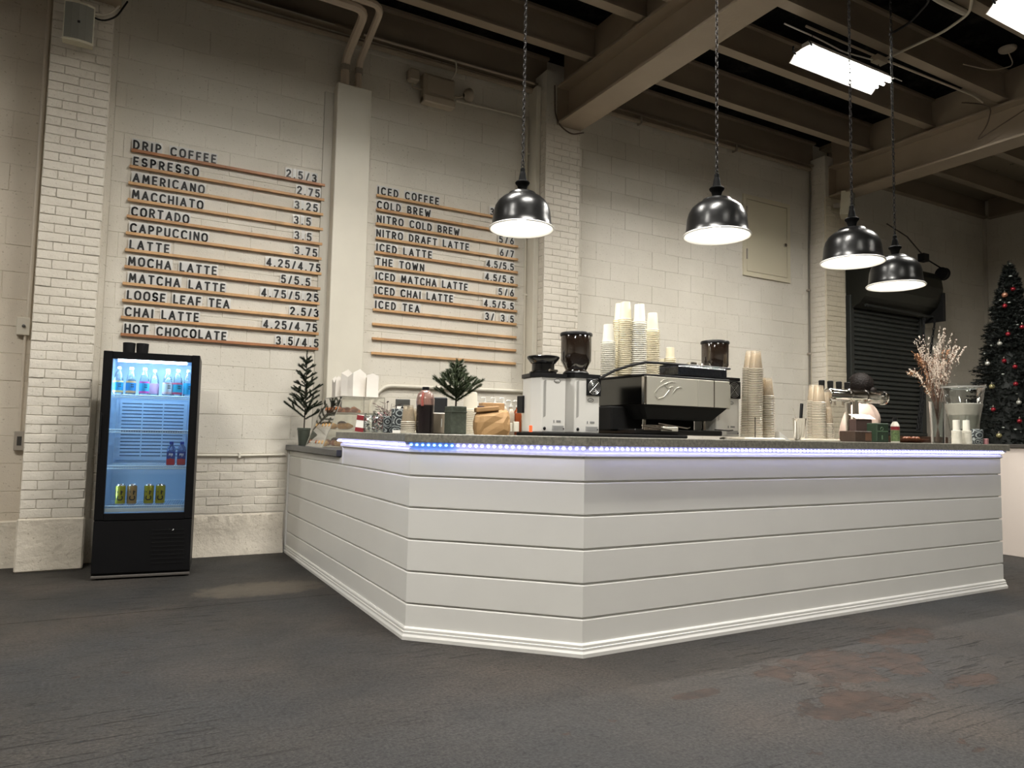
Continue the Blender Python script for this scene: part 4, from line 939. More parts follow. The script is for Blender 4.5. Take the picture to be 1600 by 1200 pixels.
for ti, (z, items) in enumerate(zip(trays, ((cg, cg, cm, mf, cm), (cg, cg, cg, mf, cg), (cm, dn, cm, cm, dn)))):
    for rr in range(2):
        for k, me in enumerate(items):
            xs = X0+xt*z/H_+.075+rr*.13
            o = link({'c': 'croissant', 'd': 'donut', 'm': 'muffin'}[me.name[0]], me, None, (1.45+xs, 5.7+.07+k*.103, LZ+z+.0105), (0, 0, RND.uniform(-.4, .4)+(pi/2 if me.name[0] == 'c' else 0)))
            tag(o, '%s %s on the %s tier of the pastry case, %s row, %s' % ('golden' if me is cg else 'browned', me.name.split('.')[0], ('bottom', 'middle', 'top')[ti], ('front', 'rear')[rr], pos[k]), 'pastry', 'pastries in the case')
# paper bags standing on the case
def paper_bag(loc, w, d, h, rz, label, notch=.0, mt=WHITEPAPER, name='paper_bag', grp='white bags on the pastry case'):
    m = MB(); n = 7; vs = []
    rings = [(0, 1), (.35, 1.0), (.7, .99), (1.0, .97)]
    prof_ = [(-w/2, -d/2), (0, -d/2), (w/2, -d/2), (w/2*.90, 0), (w/2, d/2), (0, d/2), (-w/2, d/2), (-w/2*.90, 0)]
    for zf, sc in rings:
        for i, (x, y) in enumerate(prof_):
            z = h*zf
            if zf == 1.0: z += (notch if i in (1, 5) else (-notch if i in (3, 7) else 0)) + RND.uniform(-.004, .004)
            vs.append((x*sc+RND.uniform(-.002, .002), y*sc+RND.uniform(-.002, .002), z))
    fs = []
    for r in range(3):
        for i in range(8): fs.append((r*8+i, r*8+(i+1) % 8, (r+1)*8+(i+1) % 8, (r+1)*8+i))
    fs.append(tuple(range(8))[::-1]); m.add(vs, fs); o = m.build(name, mt); o.location = loc; o.rotation_euler.z = rz
    md = o.modifiers.new('t', 'SOLIDIFY'); md.thickness = .0012
    return tag(o, label, 'bag', grp)
tz = LZ+H_+.001
paper_bag((1.655, 6.10, tz), .05, .12, .16, .0, 'narrow white paper bag standing at the left end on the pastry case', .03)
paper_bag((1.75, 5.93, tz), .15, .14, .205, .5, 'wide creased white paper bag in the middle on the pastry case', .035)
paper_bag((1.90, 5.90, tz), .10, .12, .19, -.2, 'pale round-topped white paper bag at the right end on the case', .02)
# -------- small things at the left end of the raised slab
def boxthing(name, loc, w, d, h, rz, mt, label, cat, bev=.003, group=None):
    o = MB().cbox(-w/2, w/2, -d/2, d/2, 0, h, bev).build(name, mt); o.location = loc; o.rotation_euler.z = rz; return tag(o, label, cat, group)
redw = mat('red_print', (.20, .012, .018), .5); whitec = mat('white_card', (.8, .79, .75), .5)
S_ = lambda px, Y: SCALE(XA(px, Y, CT), Y, CT)
p = at(563, 4.72); o = boxthing('sweets_box', p, .075, .05, .115, -.3, whitec, 'small red and white box by the pastry case', 'box'); o.rotation_euler.y = .12
MB().box(-.0378, .0378, -.0262, -.0252, .08, .113).build('red_band', redw, o); MB().box(-.0378, .0378, -.0262, -.0252, .002, .03).build('red_band', redw, o)
# jar of wrapped sticks and a clear canister
def jar(loc, r, h, label, stuff=None, grp=None, lid=False):
    o = MB().lathe([(r*.96, .0), (r, .004), (r, h*.8), (r*.86, h*.86), (r*.88, h*.9), (r*.88, h)], 22).build('glass_jar', GLASS); o.location = loc; tag(o, label, 'jar', grp)
    MB().lathe([(.001, .002), (r*.9, .002), (r*.93, .006), (r*.9, .008), (.001, .008)], 18).build('base', clear_mat('jar_base', (.9, .93, .92), .3, (.7, .7, .66), .3) if 'jar_base' not in MATS else MATS['jar_base'], o); return o
o = jar(at(579, 4.55), .048, .125, 'clear glass jar of crumpled wrappers by the pastry case')
def crumple(o, r, z0, z1, n, cols, sd, top=0):
    rnd = random.Random(sd)
    for ci, c in enumerate(cols):
        m = MB()
        for k in range(n):
            a = rnd.uniform(0, 2*pi); q = r*math.sqrt(rnd.random())*.85; z = rnd.uniform(z0, z1); s = rnd.uniform(.008, .016)
            pts = [Vector((rnd.uniform(-s, s), rnd.uniform(-s, s), rnd.uniform(-s, s)))+Vector((q*cos(a), q*sin(a), z)) for _ in range(6)]
            m.add(pts, [(0, 1, 2), (1, 2, 3), (2, 3, 4), (3, 4, 5), (0, 2, 4)])
        f = m.build('filling', c, o); f['kind'] = 'stuff'
pinkc = mat('pink_wrapper', (.55, .33, .33), .3); greyc = mat('silver_wrapper', (.5, .5, .5), .25, metal=.6); darkw = mat('dark_wrapper', (.05, .015, .02), .4)
crumple(o, .044, .01, .10, 22, [greyc, whitec], 2)
o = jar(at(594, 4.45), .055, .14, 'clear jar of pink and dark wrapped sweets on the bar'); crumple(o, .05, .01, .125, 34, [pinkc, darkw, greyc], 4)
# dark-leaved posy between the jars
pv = MB().lathe([(.001, 0), (.03, 0), (.035, .06), (.026, .10), (.024, .10), (.03, .06), (.001, .01)], 16).build('posy_vase', GLASS); pv.location = at(604, 4.62); tag(pv, 'small glass vase with a dark red leafy posy behind the sweets jar', 'vase')
m = MB(); rnd = random.Random(4)
for k in range(26):
    a = rnd.uniform(0, 2*pi); r = rnd.uniform(.015, .075); z = rnd.uniform(.13, .20); c = Vector((r*cos(a), r*sin(a), z)); m.tube([(0, 0, .05), (c.x*.5, c.y*.5, .12), c], .0014, 3)
    d = Vector((cos(a), sin(a), rnd.uniform(-.3, .5)))*.02; s = Vector((-sin(a), cos(a), rnd.uniform(-.5, .5)))*.010; m.add([c, c+d+s, c+d*2, c+d-s], [(0, 1, 2, 3)])
o = m.build('posy', mat('dark_red_leaf', (.045, .012, .014), .45), pv); o['kind'] = 'stuff'
# patterned dark boxes with pale rings
pat = bpy.data.materials.new('grey_patterned_card'); N, L = nodes(pat); bs = N['Principled BSDF']; tc = N.new('ShaderNodeTexCoord'); vo = N.new('ShaderNodeTexVoronoi'); vo.inputs['Scale'].default_value = 22
wv = N.new('ShaderNodeMath'); wv.operation = 'SINE'; ml = N.new('ShaderNodeMath'); ml.operation = 'MULTIPLY'; ml.inputs[1].default_value = 24; rp = N.new('ShaderNodeValToRGB')
rp.color_ramp.elements[0].color = (.02, .026, .03, 1); rp.color_ramp.elements[1].color = (.33, .36, .36, 1); rp.color_ramp.elements[0].position = .4; rp.color_ramp.elements[1].position = .75
L.new(tc.outputs['Object'], vo.inputs[0]); L.new(vo.outputs[0], ml.inputs[0]); L.new(ml.outputs[0], wv.inputs[0]); L.new(wv.outputs[0], rp.inputs[0]); L.new(rp.outputs[0], bs.inputs[0])
o = boxthing('patterned_carton', at(626, 4.25), .115, .09, .150, -.25, pat, 'taller grey carton patterned with pale rings on the bar', 'carton', group='patterned cartons')
MB().box(-.055, .055, -.0462, -.0455, .0, .018).build('pale_band', whitec, o)
boxthing('patterned_carton', at(608, 4.33), .075, .07, .105, -.25, pat, 'shorter grey carton patterned with rings beside the sweets jar', 'carton', group='patterned cartons')
sg = empty('sign_holder', at(628, 4.72), -.35, 'small dark framed sign with a white paper behind the patterned carton', 'sign')
b = MB(); b.cbox(-.05, .05, 0, .012, .06, .235, .003); b.box(-.035, .035, -.01, .04, 0, .06); b.build('frame', mat('dark_sign_frame', (.06, .06, .055), .4), sg)
MB().box(-.040, .030, -.002, -.0005, .075, .185).build('paper', whitec, sg)
b = MB(); b.add([(-.015, -.003, .17), (.01, -.003, .17), (-.002, -.003, .19)], [(0, 1, 2)]); b.box(-.028, .018, -.003, -.0022, .150, .160); b.box(-.02, .01, -.003, -.0022, .135, .139); b.build('print', LETM, sg)
# clear lids and cups lying at the left end
dome = MB().lathe([(.048, 0), (.050, .002), (.047, .006), (.046, .012), (.040, .028), (.022, .036), (.001, .037)], 18).mesh('dome_cover', PLASTIC)
for i in range(11):
    o = link('dome_cover', dome, None, at(648, 4.0)+Vector((RND.uniform(-.003, .003), RND.uniform(-.003, .003), .011*i))); tag(o, 'clear dome lid left of the dark jug, %s from the bottom' % ordw(i+1), 'lid', 'stacked clear lids beside the jug')
tallc = MB().lathe([(.028, 0), (.030, .002), (.045, .118), (.047, .120), (.047, .124), (.044, .124), (.029, .004), (.001, .003)], 18)
m = MB(); m.tube([(.042*cos(a), .042*sin(a), .003) for a in [2*pi*k/14 for k in range(14)]], .0030, 4, closed=True); m.m[:] = [1]*len(m.m); m.lathe([(.040, .004), (.029, .100), (.001, .101)], 14)
ccup_low = m.mesh('clear_cup', [PLASTIC, RIMPL])
for i in range(7):
    o = link('clear_cup', ccup_low, None, at(637, 3.95)+Vector((0, 0, .0105*i))); tag(o, 'clear cup in the short stack before the patterned carton, %s from the bottom' % ordw(i+1), 'cup', 'short stack of clear cups at the left')
# gallon jug with dark brew
jg = empty('cold_brew_jug', at(663.5, 3.93), -.5, 'large plastic jug of dark cold brew with a black cap', 'jug')
jm = clear_mat('jug_plastic', (.75, .55, .5), .3, (.5, .32, .28), .35, .1)
brew = mat('dark_brew', (.012, .008, .009), .25, coat=.3)
def rsq(r, n=24, e=3.2): return [(r*math.copysign(abs(cos(2*pi*k/n))**(2/e), cos(2*pi*k/n)), r*math.copysign(abs(sin(2*pi*k/n))**(2/e), sin(2*pi*k/n))) for k in range(n)]
def loft(m, rows, n=24, e=3.2, mi=0):
    vs = []
    for r, z in rows: vs += [(x, y, z) for x, y in rsq(r, n, e)]
    fs = [(i*n+k, i*n+(k+1) % n, (i+1)*n+(k+1) % n, (i+1)*n+k) for i in range(len(rows)-1) for k in range(n)]
    return m.add(vs, fs+[tuple(range(n))[::-1], tuple((len(rows)-1)*n+k for k in range(n))], mi, True)
fixn(loft(MB(), [(.044, 0), (.050, .005), (.051, .17)]).build('brew', brew, jg))
fixn(loft(MB(), [(.0520, .165), (.053, .20), (.045, .232), (.026, .250), (.020, .254)]).build('shell', jm, jg))
MB().lathe([(.021, .254), (.021, .272), (.019, .274), (.001, .274)], 18).build('cap', BLACKPL, jg); MB().lathe([(.022, .246), (.022, .254)], 16).build('neck', mat('pale_neck', (.65, .55, .45), .4), jg)
b = MB(); b.tube([(-.012, -.052, .16), (-.014, -.054, .20), (-.010, -.042, .236)], .008, 6); b.build('handle', mat('reddish_plastic', (.34, .09, .07), .35), jg)
boxthing('black_canister', at(685, 4.5), .10, .10, .245, -.3, mat('soft_black', (.010, .011, .013), .5), 'tall matt black box behind the small green fir', 'box', .006)
o = boxthing('napkin_box', at(686.5, 3.95), .078, .075, .125, -.5, mat('taupe_plastic', (.40, .34, .26), .35), 'taupe upright box between the jug and the square tin', 'box', .006); MB().cbox(.012, .018, -.041, -.0375, .04, .09, .001).build('slot', whitec, o)
# paper cups
def cup_mesh(R, r, h, mt, name='paper_cup', n=22):   # upturned: rim down at z=0
    m = MB(); m.tube([(R*cos(a), R*sin(a), .0036) for a in [2*pi*k/n for k in range(n)]], .0030, 6, closed=True)
    m.lathe([(R-.0075, .004), (r, h-.001), (r-.001, h), (r-.004, h), (r-.005, h-.006), (.001, h-.006)], n); return m.mesh(name, mt)
def stack(me, base, n, pitch, label, topl, grp, lean=(0, 0), name='paper_cup', cat='cup'):
    for i in range(n):
        o = link(name, me, None, Vector(base)+Vector((lean[0]*i*pitch+RND.uniform(-.0006, .0006), lean[1]*i*pitch, i*pitch)), (-math.atan(lean[1]), math.atan(lean[0]), 0))
        tag(o, topl if (i == n-1) else (label + ', ' + ordw(n-i) + ' from its top'), cat, grp)
bigc = cup_mesh(.045, .030, .115, CUPW); ivo = cup_mesh(.0445, .030, .115, CUPL)
wcup = cup_mesh(.053, .040, .112, mat('cream_bowl_paper', (.72, .67, .56), .6))
stack(wcup, at(734, 4.03)+Vector((0, 0, 0)), 14, .0115, 'cream paper bowl in the stack between fir tin and kraft bag', 'topmost cream paper bowl of the stack beside the fir tin', 'stack of cream bowls', name='paper_bowl', cat='bowl')
# kraft bag lying open, cartons and bottles behind it
kb = empty('kraft_bag', at(768, 3.66), -.25, 'crumpled brown kraft paper bag folded over on the bar', 'bag')
m = MB(); n = 10; rows = []
rnd = random.Random(9)
for j, (z, sx_, sy_) in enumerate(((0, .097, .050), (.03, .104, .055), (.07, .105, .055), (.105, .102, .048), (.125, .096, .03), (.135, .085, .012))):
    for k in range(n*2):
        a = 2*pi*k/(n*2); x = sx_*math.copysign(abs(cos(a))**.5, cos(a)); y = sy_*math.copysign(abs(sin(a))**.5, sin(a)); m.v.append((x+rnd.uniform(-.004, .004), y+rnd.uniform(-.005, .005), z+(rnd.uniform(-.006, .006) if j > 0 else 0)+(.012*x/.1 if j > 3 else 0)))
N2 = n*2
fs = [(j*N2+k, j*N2+(k+1) % N2, (j+1)*N2+(k+1) % N2, (j+1)*N2+k) for j in range(5) for k in range(N2)]+[tuple(range(N2))[::-1], tuple(5*N2+k for k in range(N2))]
m.f += fs; m.m += [0]*len(fs); m.smooth += [False]*len(fs); fixn(m.build('bag', KRAFT, kb))
fixn(MB().cbox(-.085, .050, -.035, .03, .136, .162, .004, M=Matrix.Rotation(-.10, 3, 'Y')).build('folded_top', mat('kraft_dark', (.36, .21, .09), .7, bump=.4, bscale=15), kb))
boxthing('wicker_box', at(767, 4.35)+Vector((0, 0, 0)), .155, .10, .215, -.2, mat('tan_card', (.50, .29, .13), .7, bump=.3, bscale=80), 'tan carton standing behind the kraft bag', 'carton')
boxthing('dark_box', at(748, 4.3), .05, .08, .19, -.2, mat('dark_brown_box', (.04, .018, .022), .5), 'narrow dark brown box left of the tan carton', 'box')
pump = MB().lathe([(.028, 0), (.030, .004), (.030, .15), (.022, .175), (.012, .185), (.012, .20)], 16)
pm_ = [pump.mesh('bottle', mat('white_syrup_bottle', (.66, .63, .58), .35)), pump.mesh('bottle', mat('amber_syrup', (.22, .05, .015), .2)), pump.mesh('bottle', mat('clear_syrup', (.45, .38, .30), .2))]
phd = MB().lathe([(.014, .198), (.014, .212), (.005, .214), (.004, .245)], 10).tube([(0, 0, .243), (-.035, -.01, .243), (-.04, -.012, .236)], .004, 6).mesh('pump', mat('white_pump', (.75, .74, .7), .4))
for i, (px, Y, q, lab) in enumerate(((743, 4.75, 0, 'white pump bottle at the left end of the syrup row'), (757, 4.75, 0, 'white pump bottle, second from the left in the syrup row'), (772, 4.72, 0, 'white pump bottle behind the tan carton'), (786, 4.7, 2, 'pale pump bottle right of the tan carton'),
        (797, 4.45, 2, 'pale brown syrup bottle near the bottle rack'), (808, 4.45, 1, 'amber syrup bottle in the middle of the rack'), (817, 4.45, 2, 'pale syrup bottle at the right end of the rack'))):
    o = link('syrup_bottle', pm_[q], None, at(px, Y)+Vector((0, 0, .03 if i < 4 else .0))); tag(o, lab, 'bottle', 'syrup bottles behind the kraft bag'); link('pump', phd, o)
boxthing('bottle_riser', at(765, 4.75)+Vector((0.02, 0, 0)), .62, .10, .029, 0, BLACKM, 'low black riser under the white pump bottles', 'riser')
for nm, px, w, h in (('left smaller', 797.5, .018, .05), ('right larger', 806, .033, .058)):
    boxthing('white_card_block', at(px, 3.62)+Vector((0, 0, .021)), w, .02, h, -.3, mat('white_block', (.8, .78, .68), .5), 'small white card block on the black tray, %s one' % nm, 'card', .002)
o = boxthing('black_mat', (at(955, 3.5).x-.05, 3.5, CT), 1.05, .30, .02, 0, BLACKM, 'long black rubber tray under the grinders and espresso machine', 'tray', .005)
BT = CT+.0205
# -------- grinders
gwhite = mat('white_enamel_panel', (.70, .69, .66), .28, coat=.3); gside = mat('pale_metal', (.62, .63, .66), .22, metal=.4)
hopm = clear_mat('smoked_hopper', (.10, .07, .05), .5, (.025, .015, .01), .75, .08)
def grinder(px0, pxe, px1, Y, label, hop, fan, rz=0.0):
    x0, x1 = XA(px0, Y+.10, CT), XA(px1, Y, CT); xe = XA(pxe, Y, CT); w = x1-xe; s = S_((pxe+px1)/2, Y)
    g = empty('coffee_grinder', (xe, Y, BT), rz, label, 'coffee grinder', 'white coffee grinders on the bar')
    H = (681-589)/s-.02 if hop != 'far' else .33
    pl = [(0, 0), (w, 0), (w, .20), (-.008, .20), (-.03, .07)]
    b = MB().prism([(x, y) for x, y in pl], .0, H); o = fixn(b.build('body', gwhite, g)); md = o.modifiers.new('e', 'BEVEL'); md.width = .006; md.segments = 2; md.limit_method = 'ANGLE'
    b = MB(); b.prism([(-.004, -.005), (w+.004, -.005), (w+.004, .205), (-.012, .205), (-.036, .07)], H, H+.022); o = fixn(b.build('top_plate', BLACKPL, g))
    b = MB()   # slanting vent slits
    for k in range(22):
        z = H*.27+k*H*.030; b.add([(.012, -.0008, z), (.030, -.0008, z+.012), (.030, -.0008, z+.015), (.012, -.0008, z+.003)], [(0, 1, 2, 3)])
    o = b.build('vent_slit', LETM, g); o['kind'] = 'stuff'
    lg = MB().lathe([(.001, 0), (.022, 0), (.022, .0012), (.001, .0012)], 20, M=Matrix.Rotation(pi/2, 3, 'X') @ Matrix.Diagonal((1, .55, 1)).to_3x3(), c=(w*.64, 0, H*(.94 if not fan else .60))).build('badge', mat('badge_dark', (.10, .10, .10), .3, metal=.5), g)
    MB().lathe([(.001, 0), (.018, 0), (.018, .0018), (.001, .0018)], 20, M=Matrix.Rotation(pi/2, 3, 'X') @ Matrix.Diagonal((1, .48, 1)).to_3x3(), c=(w*.64, 0, H*(.94 if not fan else .60))).build('badge_face', gwhite, lg)
    b = MB(); b.tube([(w*.64-.012, -.0022, H*(.94 if not fan else .60)+.002), (w*.64-.008, -.0022, H*(.94 if not fan else .60)-.005), (w*.64-.002, -.0022, H*(.94 if not fan else .60)), (w*.64+.004, -.0022, H*(.94 if not fan else .60)-.003), (w*.64+.012, -.0022, H*(.94 if not fan else .60)+.003)], .0011, 4); b.build('badge_script', LETM, lg)
    MB().box(w*.45, w*.94, -.0012, 0, .012, .040).build('rating_plate', mat('grey_sticker', (.40, .40, .39), .4), g)
    b = MB()
    for k in range(3): b.box(w*.5, w*.9, -.0018, -.0012, .018+k*.007, .020+k*.007)
    b.box(w*.50, w*.54, -.0012, 0, .055, .070); b.box(w*.62, w*.80, -.0012, 0, .058, .069); b.build('small_print', mat('grey_ink', (.22, .22, .22), .5), g)
    b = MB()
    for x, r in ((w*.14, .010), (w*1.0-.012, .005)): b.lathe([(.001, -.008), (r*.9, -.008), (r, 0)], 12, c=(x, 0, .020), M=Matrix.Rotation(-pi/2, 3, 'X') @ Matrix.Diagonal((1, 1, -1)).to_3x3()) if False else b.sphere((x, -.001, .022), r, 10, 6, sc=(1, .5, 1))
    o = b.build('grommet', BLACKPL, g); o['kind'] = 'stuff'
    if fan:
        f = MB().cbox(w*.45, w+.004, -.012, 0, H*.68, H*.99, .003).build('fan_grille', BLACKPL, g); cx, cz, R_ = w*.73, H*.835, min(w*.26, H*.14)
        b = MB()
        for r in (.35, .55, .75, .95): b.tube([(cx+R_*r*cos(a), -.0135, cz+R_*r*sin(a)) for a in [2*pi*k/18 for k in range(18)]], .0013, 4, closed=True)
        for a in (pi/4, 3*pi/4): b.tube([(cx-R_*cos(a), -.0135, cz-R_*sin(a)), (cx+R_*cos(a), -.0135, cz+R_*sin(a))], .0016, 4)
        o = b.build('fan_guard', mat('grey_wire', (.35, .35, .34), .3, metal=.6), f)
    cx, cy = w*.42, .10; z = H+.022
    if hop == 'low':
        MB().lathe([(.078, 0), (.080, .012), (.070, .016), (.066, .02), (.066, .058), (.072, .062), (.094, .092), (.095, .100), (.090, .104), (.001, .104)], 32, (cx, cy, z)).build('hopper', mat('black_hopper', (.008, .008, .008), .18, coat=.5), g)
        MB().tube([(cx-.01, cy-.085, z+.018), (cx+.05, cy-.075, z+.018)], .007, 6).build('latch', CHROME, g)
    else:
        MB().lathe([(.066, 0), (.068, .018), (.062, .03), (.070, .045), (.090, .085), (.091, .23), (.089, .235)], 32, (cx, cy, z)).build('hopper', hopm, g)
        MB().lathe([(.001, .035), (.060, .035), (.068, .047), (.086, .085), (.086, .155), (.001, .165)], 24, (cx, cy, z)).build('beans', mat('roast_beans', (.045, .018, .010), .4, bump=.9, bscale=110), g)
        MB().lathe([(.089, .232), (.096, .234), (.097, .246), (.093, .252), (.06, .258), (.001, .258)], 32, (cx, cy, z)).build('lid', BLACKPL, g)
        MB().lathe([(.075, .0), (.078, .01), (.07, .02)], 20, (cx, cy, z)).build('collar', BLACKPL, g)
    return g
grinder(825, 845, 883, 3.42, 'white coffee grinder with a low flared black hopper', 'low', False)
grinder(885, 897, 936, 3.44, 'white coffee grinder with a tall smoked hopper left of the espresso machine', 'tall', True)
grinder(1103, 1119, 1155, 3.50, 'white coffee grinder half hidden right of the espresso machine', 'tall', True)
b = MB(); o = boxthing('switch_unit', at(824, 3.62)+Vector((-.03, 0, .13)), .05, .07, .10, 0, BLACKPL, 'small black timer unit on the grinder side', 'switch box'); MB().tube([(.0, .0, .01), (.01, .0, -.12)], .006, 6).build('stand', BLACKPL, o)
MB().tube([(.02, -.02, .09), (.03, -.03, .13), (.015, -.03, .165)], .006, 6).build('lever', BLACKPL, o)
boxthing('power_switch', at(829, 3.38)+Vector((0, 0, .021)), .018, .006, .035, 0, mat('lit_red_switch', (.8, .05, .02), .4, emit=(1, .12, .03), es=1.2), 'small lit red rocker switch at the left grinder foot', 'switch', .001)

# -------- espresso machine
Y0M = 3.40
xm0, xm1 = XA(1008, Y0M, 1.4), XA(1138, Y0M, 1.4); MW = xm1-xm0
em = empty('espresso_machine', (xm0, Y0M, BT), 0, 'steel and black espresso machine with engraved back panel on the bar', 'espresso machine')
zb, zt = ZA(1008, 632, Y0M)-BT, ZA(1008, 587, Y0M)-BT; MD = .46
mirror = mat('dark_mirror_steel', (.10, .10, .095), .06, metal=1)
fixn(MB().prism([(0, 0), (MW, 0), (MW-.01, MD), (.0, MD)], zb, zt).build('body', BLACKPL, em))
def panelplate(x0, x1, nm='back_panel', mt=BRUSHED): return fixn(MB().cbox(x0, x1, -.012, 0, zb+.002, zt-.002, .002).build(nm, mt, em))
bpn_ = panelplate(.0, MW*.605); panelplate(MW*.607, MW*.80); panelplate(MW*.812, MW); panelplate(MW*.80, MW*.812, 'seam_strip', mat('dark_bronze', (.10, .08, .05), .3, metal=.8))
sp_ = fixn(MB().cbox(-.012, 0, .0, MD, zb+.002, zt-.002, .002).build('side_panel', mirror, em))
fixn(MB().cbox(-.014, .006, -.014, .02, zb, zt, .005).build('corner_trim', CHROME, em))
fixn(MB().cbox(MW-.004, MW+.014, -.010, MD-.05, zb-.005, zt-.02, .005).build('side_panel', BRUSHED, em))
fixn(MB().cbox(-.014, MW+.01, -.006, MD, zt, zt+.012, .003).build('top_tray', BLACKPL, em))
# engraved flourish
def squig(pts, r, nm='engraving'): return MB().tube([(x*MW, -.0135, zb+(zt-zb)*z) for x, z in pts], r, 5).build(nm, mat('pale_engraving', (.80, .79, .72), .25, metal=.6), bpn_)
squig([(.10, .30), (.13, .22), (.20, .30), (.26, .55), (.25, .80), (.20, .72), (.24, .60), (.30, .68)], .0018)
squig([(.10, .30), (.09, .42), (.14, .62), (.22, .78), (.30, .86), (.33, .82)], .0014)
squig([(.31, .62), (.30, .45), (.34, .62), (.38, .68), (.41, .64)], .0016); squig([(.16, .80), (.19, .90), (.24, .92)], .0012)
# tapered black underside and legs
m = MB(); tp = [(0, .01), (MW, .01), (MW, MD-.02), (0, MD-.02)]; bt = [(.06, .05), (MW-.10, .05), (MW-.10, MD-.05), (.06, MD-.05)]; zl = zb-.085
m.add([(x, y, zb) for x, y in tp]+[(x, y, zl) for x, y in bt], [(0, 1, 2, 3), (7, 6, 5, 4)]+[(i, i+4, (i+1) % 4+4, (i+1) % 4) for i in range(4)]); fixn(m.build('underside', BLACKM, em))
fixn(MB().cbox(-.10, MW-.10, .20, MD+.02, .02, zb-.006, .01).build('core', BLACKM, em))
fixn(MB().cbox(-.05, MW-.02, .03, MD+.08, .0, .034, .006).build('drip_tray', BLACKGL, em))
b = MB()
for k in range(16): b.box(.02+k*.012, .025+k*.012, .028, .033, .028, .060)
o = b.build('tray_grate', mat('warm_steel', (.5, .42, .34), .3, metal=.8), em); o['kind'] = 'stuff'
for x, y in ((.03, .12), (MW-.16, .12)): MB().lathe([(.02, 0), (.022, .02), (.014, .05), (.014, zl+.01)], 12, (x+.06, y, 0)).build('leg', CHROME, em)
b = MB(); b.tube([(-.02, .0, .055), (.20, -.01, .03)], .006, 6); b.build('steam_wand', CHROME, em); b = MB(); b.tube([(.12, .02, .07), (.34, .0, .045), (.36, 0, .05)], .005, 6); b.build('steam_wand', CHROME, em)
fixn(MB().cbox(.14, .26, -.006, .02, .022, .05, .003).build('spill_bracket', BRUSHED, em))
MB().tube([(MW-.14, -.02, .04), (MW-.02, -.02, .036), (MW+.03, -.01, .04)], .004, 6).build('portafilter_rod', BLACKPL, em)
# rail arching over the cups and the rear black housing
zr = lambda px, py, Y=Y0M+.02: P(px, py, Y)-Vector((xm0, Y0M, BT))
MB().tube([zr(936, 592), zr(960, 579), zr(985, 571), zr(1009, 566), zr(1040, 568), zr(1075, 571)], .0085, 8).build('cup_rail', BLACKPL, em)
a_, c_ = zr(1058, 592), zr(1134, 570)
hb = fixn(MB().cbox(a_.x, c_.x, .0, .30, zt+.012, zt+.085, .012).build('rear_housing', mat('wet_black', (.008, .010, .014), .15, coat=.6, bump=.5, bscale=50), em))
fixn(MB().cbox(a_.x+.02, c_.x+.07, .04, .28, zt+.085, zt+.098, .004).build('rear_tray', BLACKPL, em))
for px in (1095, 1115): q = zr(px, 566); MB().lathe([(.035, 0), (.04, .006), (.036, .018), (.018, .024), (.001, .024)], 16, (q.x, .10, zt+.098)).build('dial', CHROME, em)
b = MB()
for k in range(40): b.box(a_.x+.01+.003, a_.x+.014, 0, 0, 0, 0) if False else None
# cups on the machine
TOPM = BT+zt+.013
yb = Y0M+.12
def zfor(px, py, Y): return P(px, py, Y).z
def cupstack(me, px, Y, ytop, pitch, ch, label, topl, grp, base=TOPM, **kw):
    zt_ = zfor(px, ytop, Y); n = max(1, round((zt_-base-ch)/pitch)+1); stack(me, (XA(px, Y, base), Y, base), n, pitch, label, topl, grp, **kw); return n
pt = 'paper cup in the %s machine-top stack'
for me, px, Y, yt, col, nm, pc_ in ((bigc, 950, 3.62, 507, 'white', 'leftmost', .0118), (ivo, 968, 3.72, 476, 'ivory', 'second', .0118), (ivo, 976.5, 3.56, 473, 'ivory', 'third and tallest', .0118), (bigc, 998.5, 3.50, 476, 'bright white', 'fourth', .0125), (ivo, 1019, 3.56, 490, 'cream', 'fifth', .0118)):
    cupstack(me, px, Y, yt, pc_, .115, '%s ' % col + pt % nm, 'topmost %s ' % col + pt % nm, 'cups in the %s stack' % nm)
smc = cup_mesh(.036, .027, .075, ivo.materials[0])
cupstack(smc, 1036, 3.66, 561, .0118, .075, 'small cream cup in the low left stack by the rail', 'topmost small cream cup of the low left stack by the rail', 'low left stack of small cups')
cupstack(smc, 1047, 3.60, 543, .0118, .075, 'small cream cup in the low right stack by the rail', 'topmost small cream cup of the low right stack by the rail', 'low right stack of small cups')
# -------- clear plastic cups, upturned and nested
m = MB(); n_ = 14; m.tube([(.0475*cos(a), .0475*sin(a), .003) for a in [2*pi*k/n_ for k in range(n_)]], .0030, 4, closed=True); m.lathe([(.0435, .004), (.031, .122), (.029, .124), (.001, .124)], n_)
k_ = n_*4; m.m[:k_] = [1]*k_; ccup = m.mesh('clear_cup', [PLASTIC, RIMPL])
def tray(px0, px1, Y, label):
    x0, x1 = XA(px0, Y, CT), XA(px1, Y, CT); t = MB(); t.cbox(0, x1-x0, 0, .22, 0, .012, .004); t.cbox(.01, x1-x0-.01, .01, .21, .012, .016, .002)
    o = t.build('cup_tray', mat('pale_plastic_tray', (.62, .57, .48), .35)); o.location = (x0, Y-.03, CT); tag(o, label, 'tray'); return o
tray(1158, 1222, 3.30, 'pale flat tray under the left cluster of clear cups'); tray(1250, 1314, 3.32, 'pale flat tray under the right cluster of clear cups')
TB = CT+.0165
for px, Y, yt, lab, lean in ((1168, 3.44, 549, 'tallest left', .055), (1180, 3.36, 549, 'tall front', .015), (1189, 3.46, 590, 'middle', .0), (1199, 3.38, 590, 'right', .0)):
    cupstack(ccup, px, Y, yt, .0115, .124, 'clear cup in the %s stack on the left tray' % lab, 'topmost clear plastic cup of the %s stack on the left tray' % lab, 'clear cups, %s stack of the left tray' % lab, base=TB, lean=(lean, 0), name='plastic_cup')
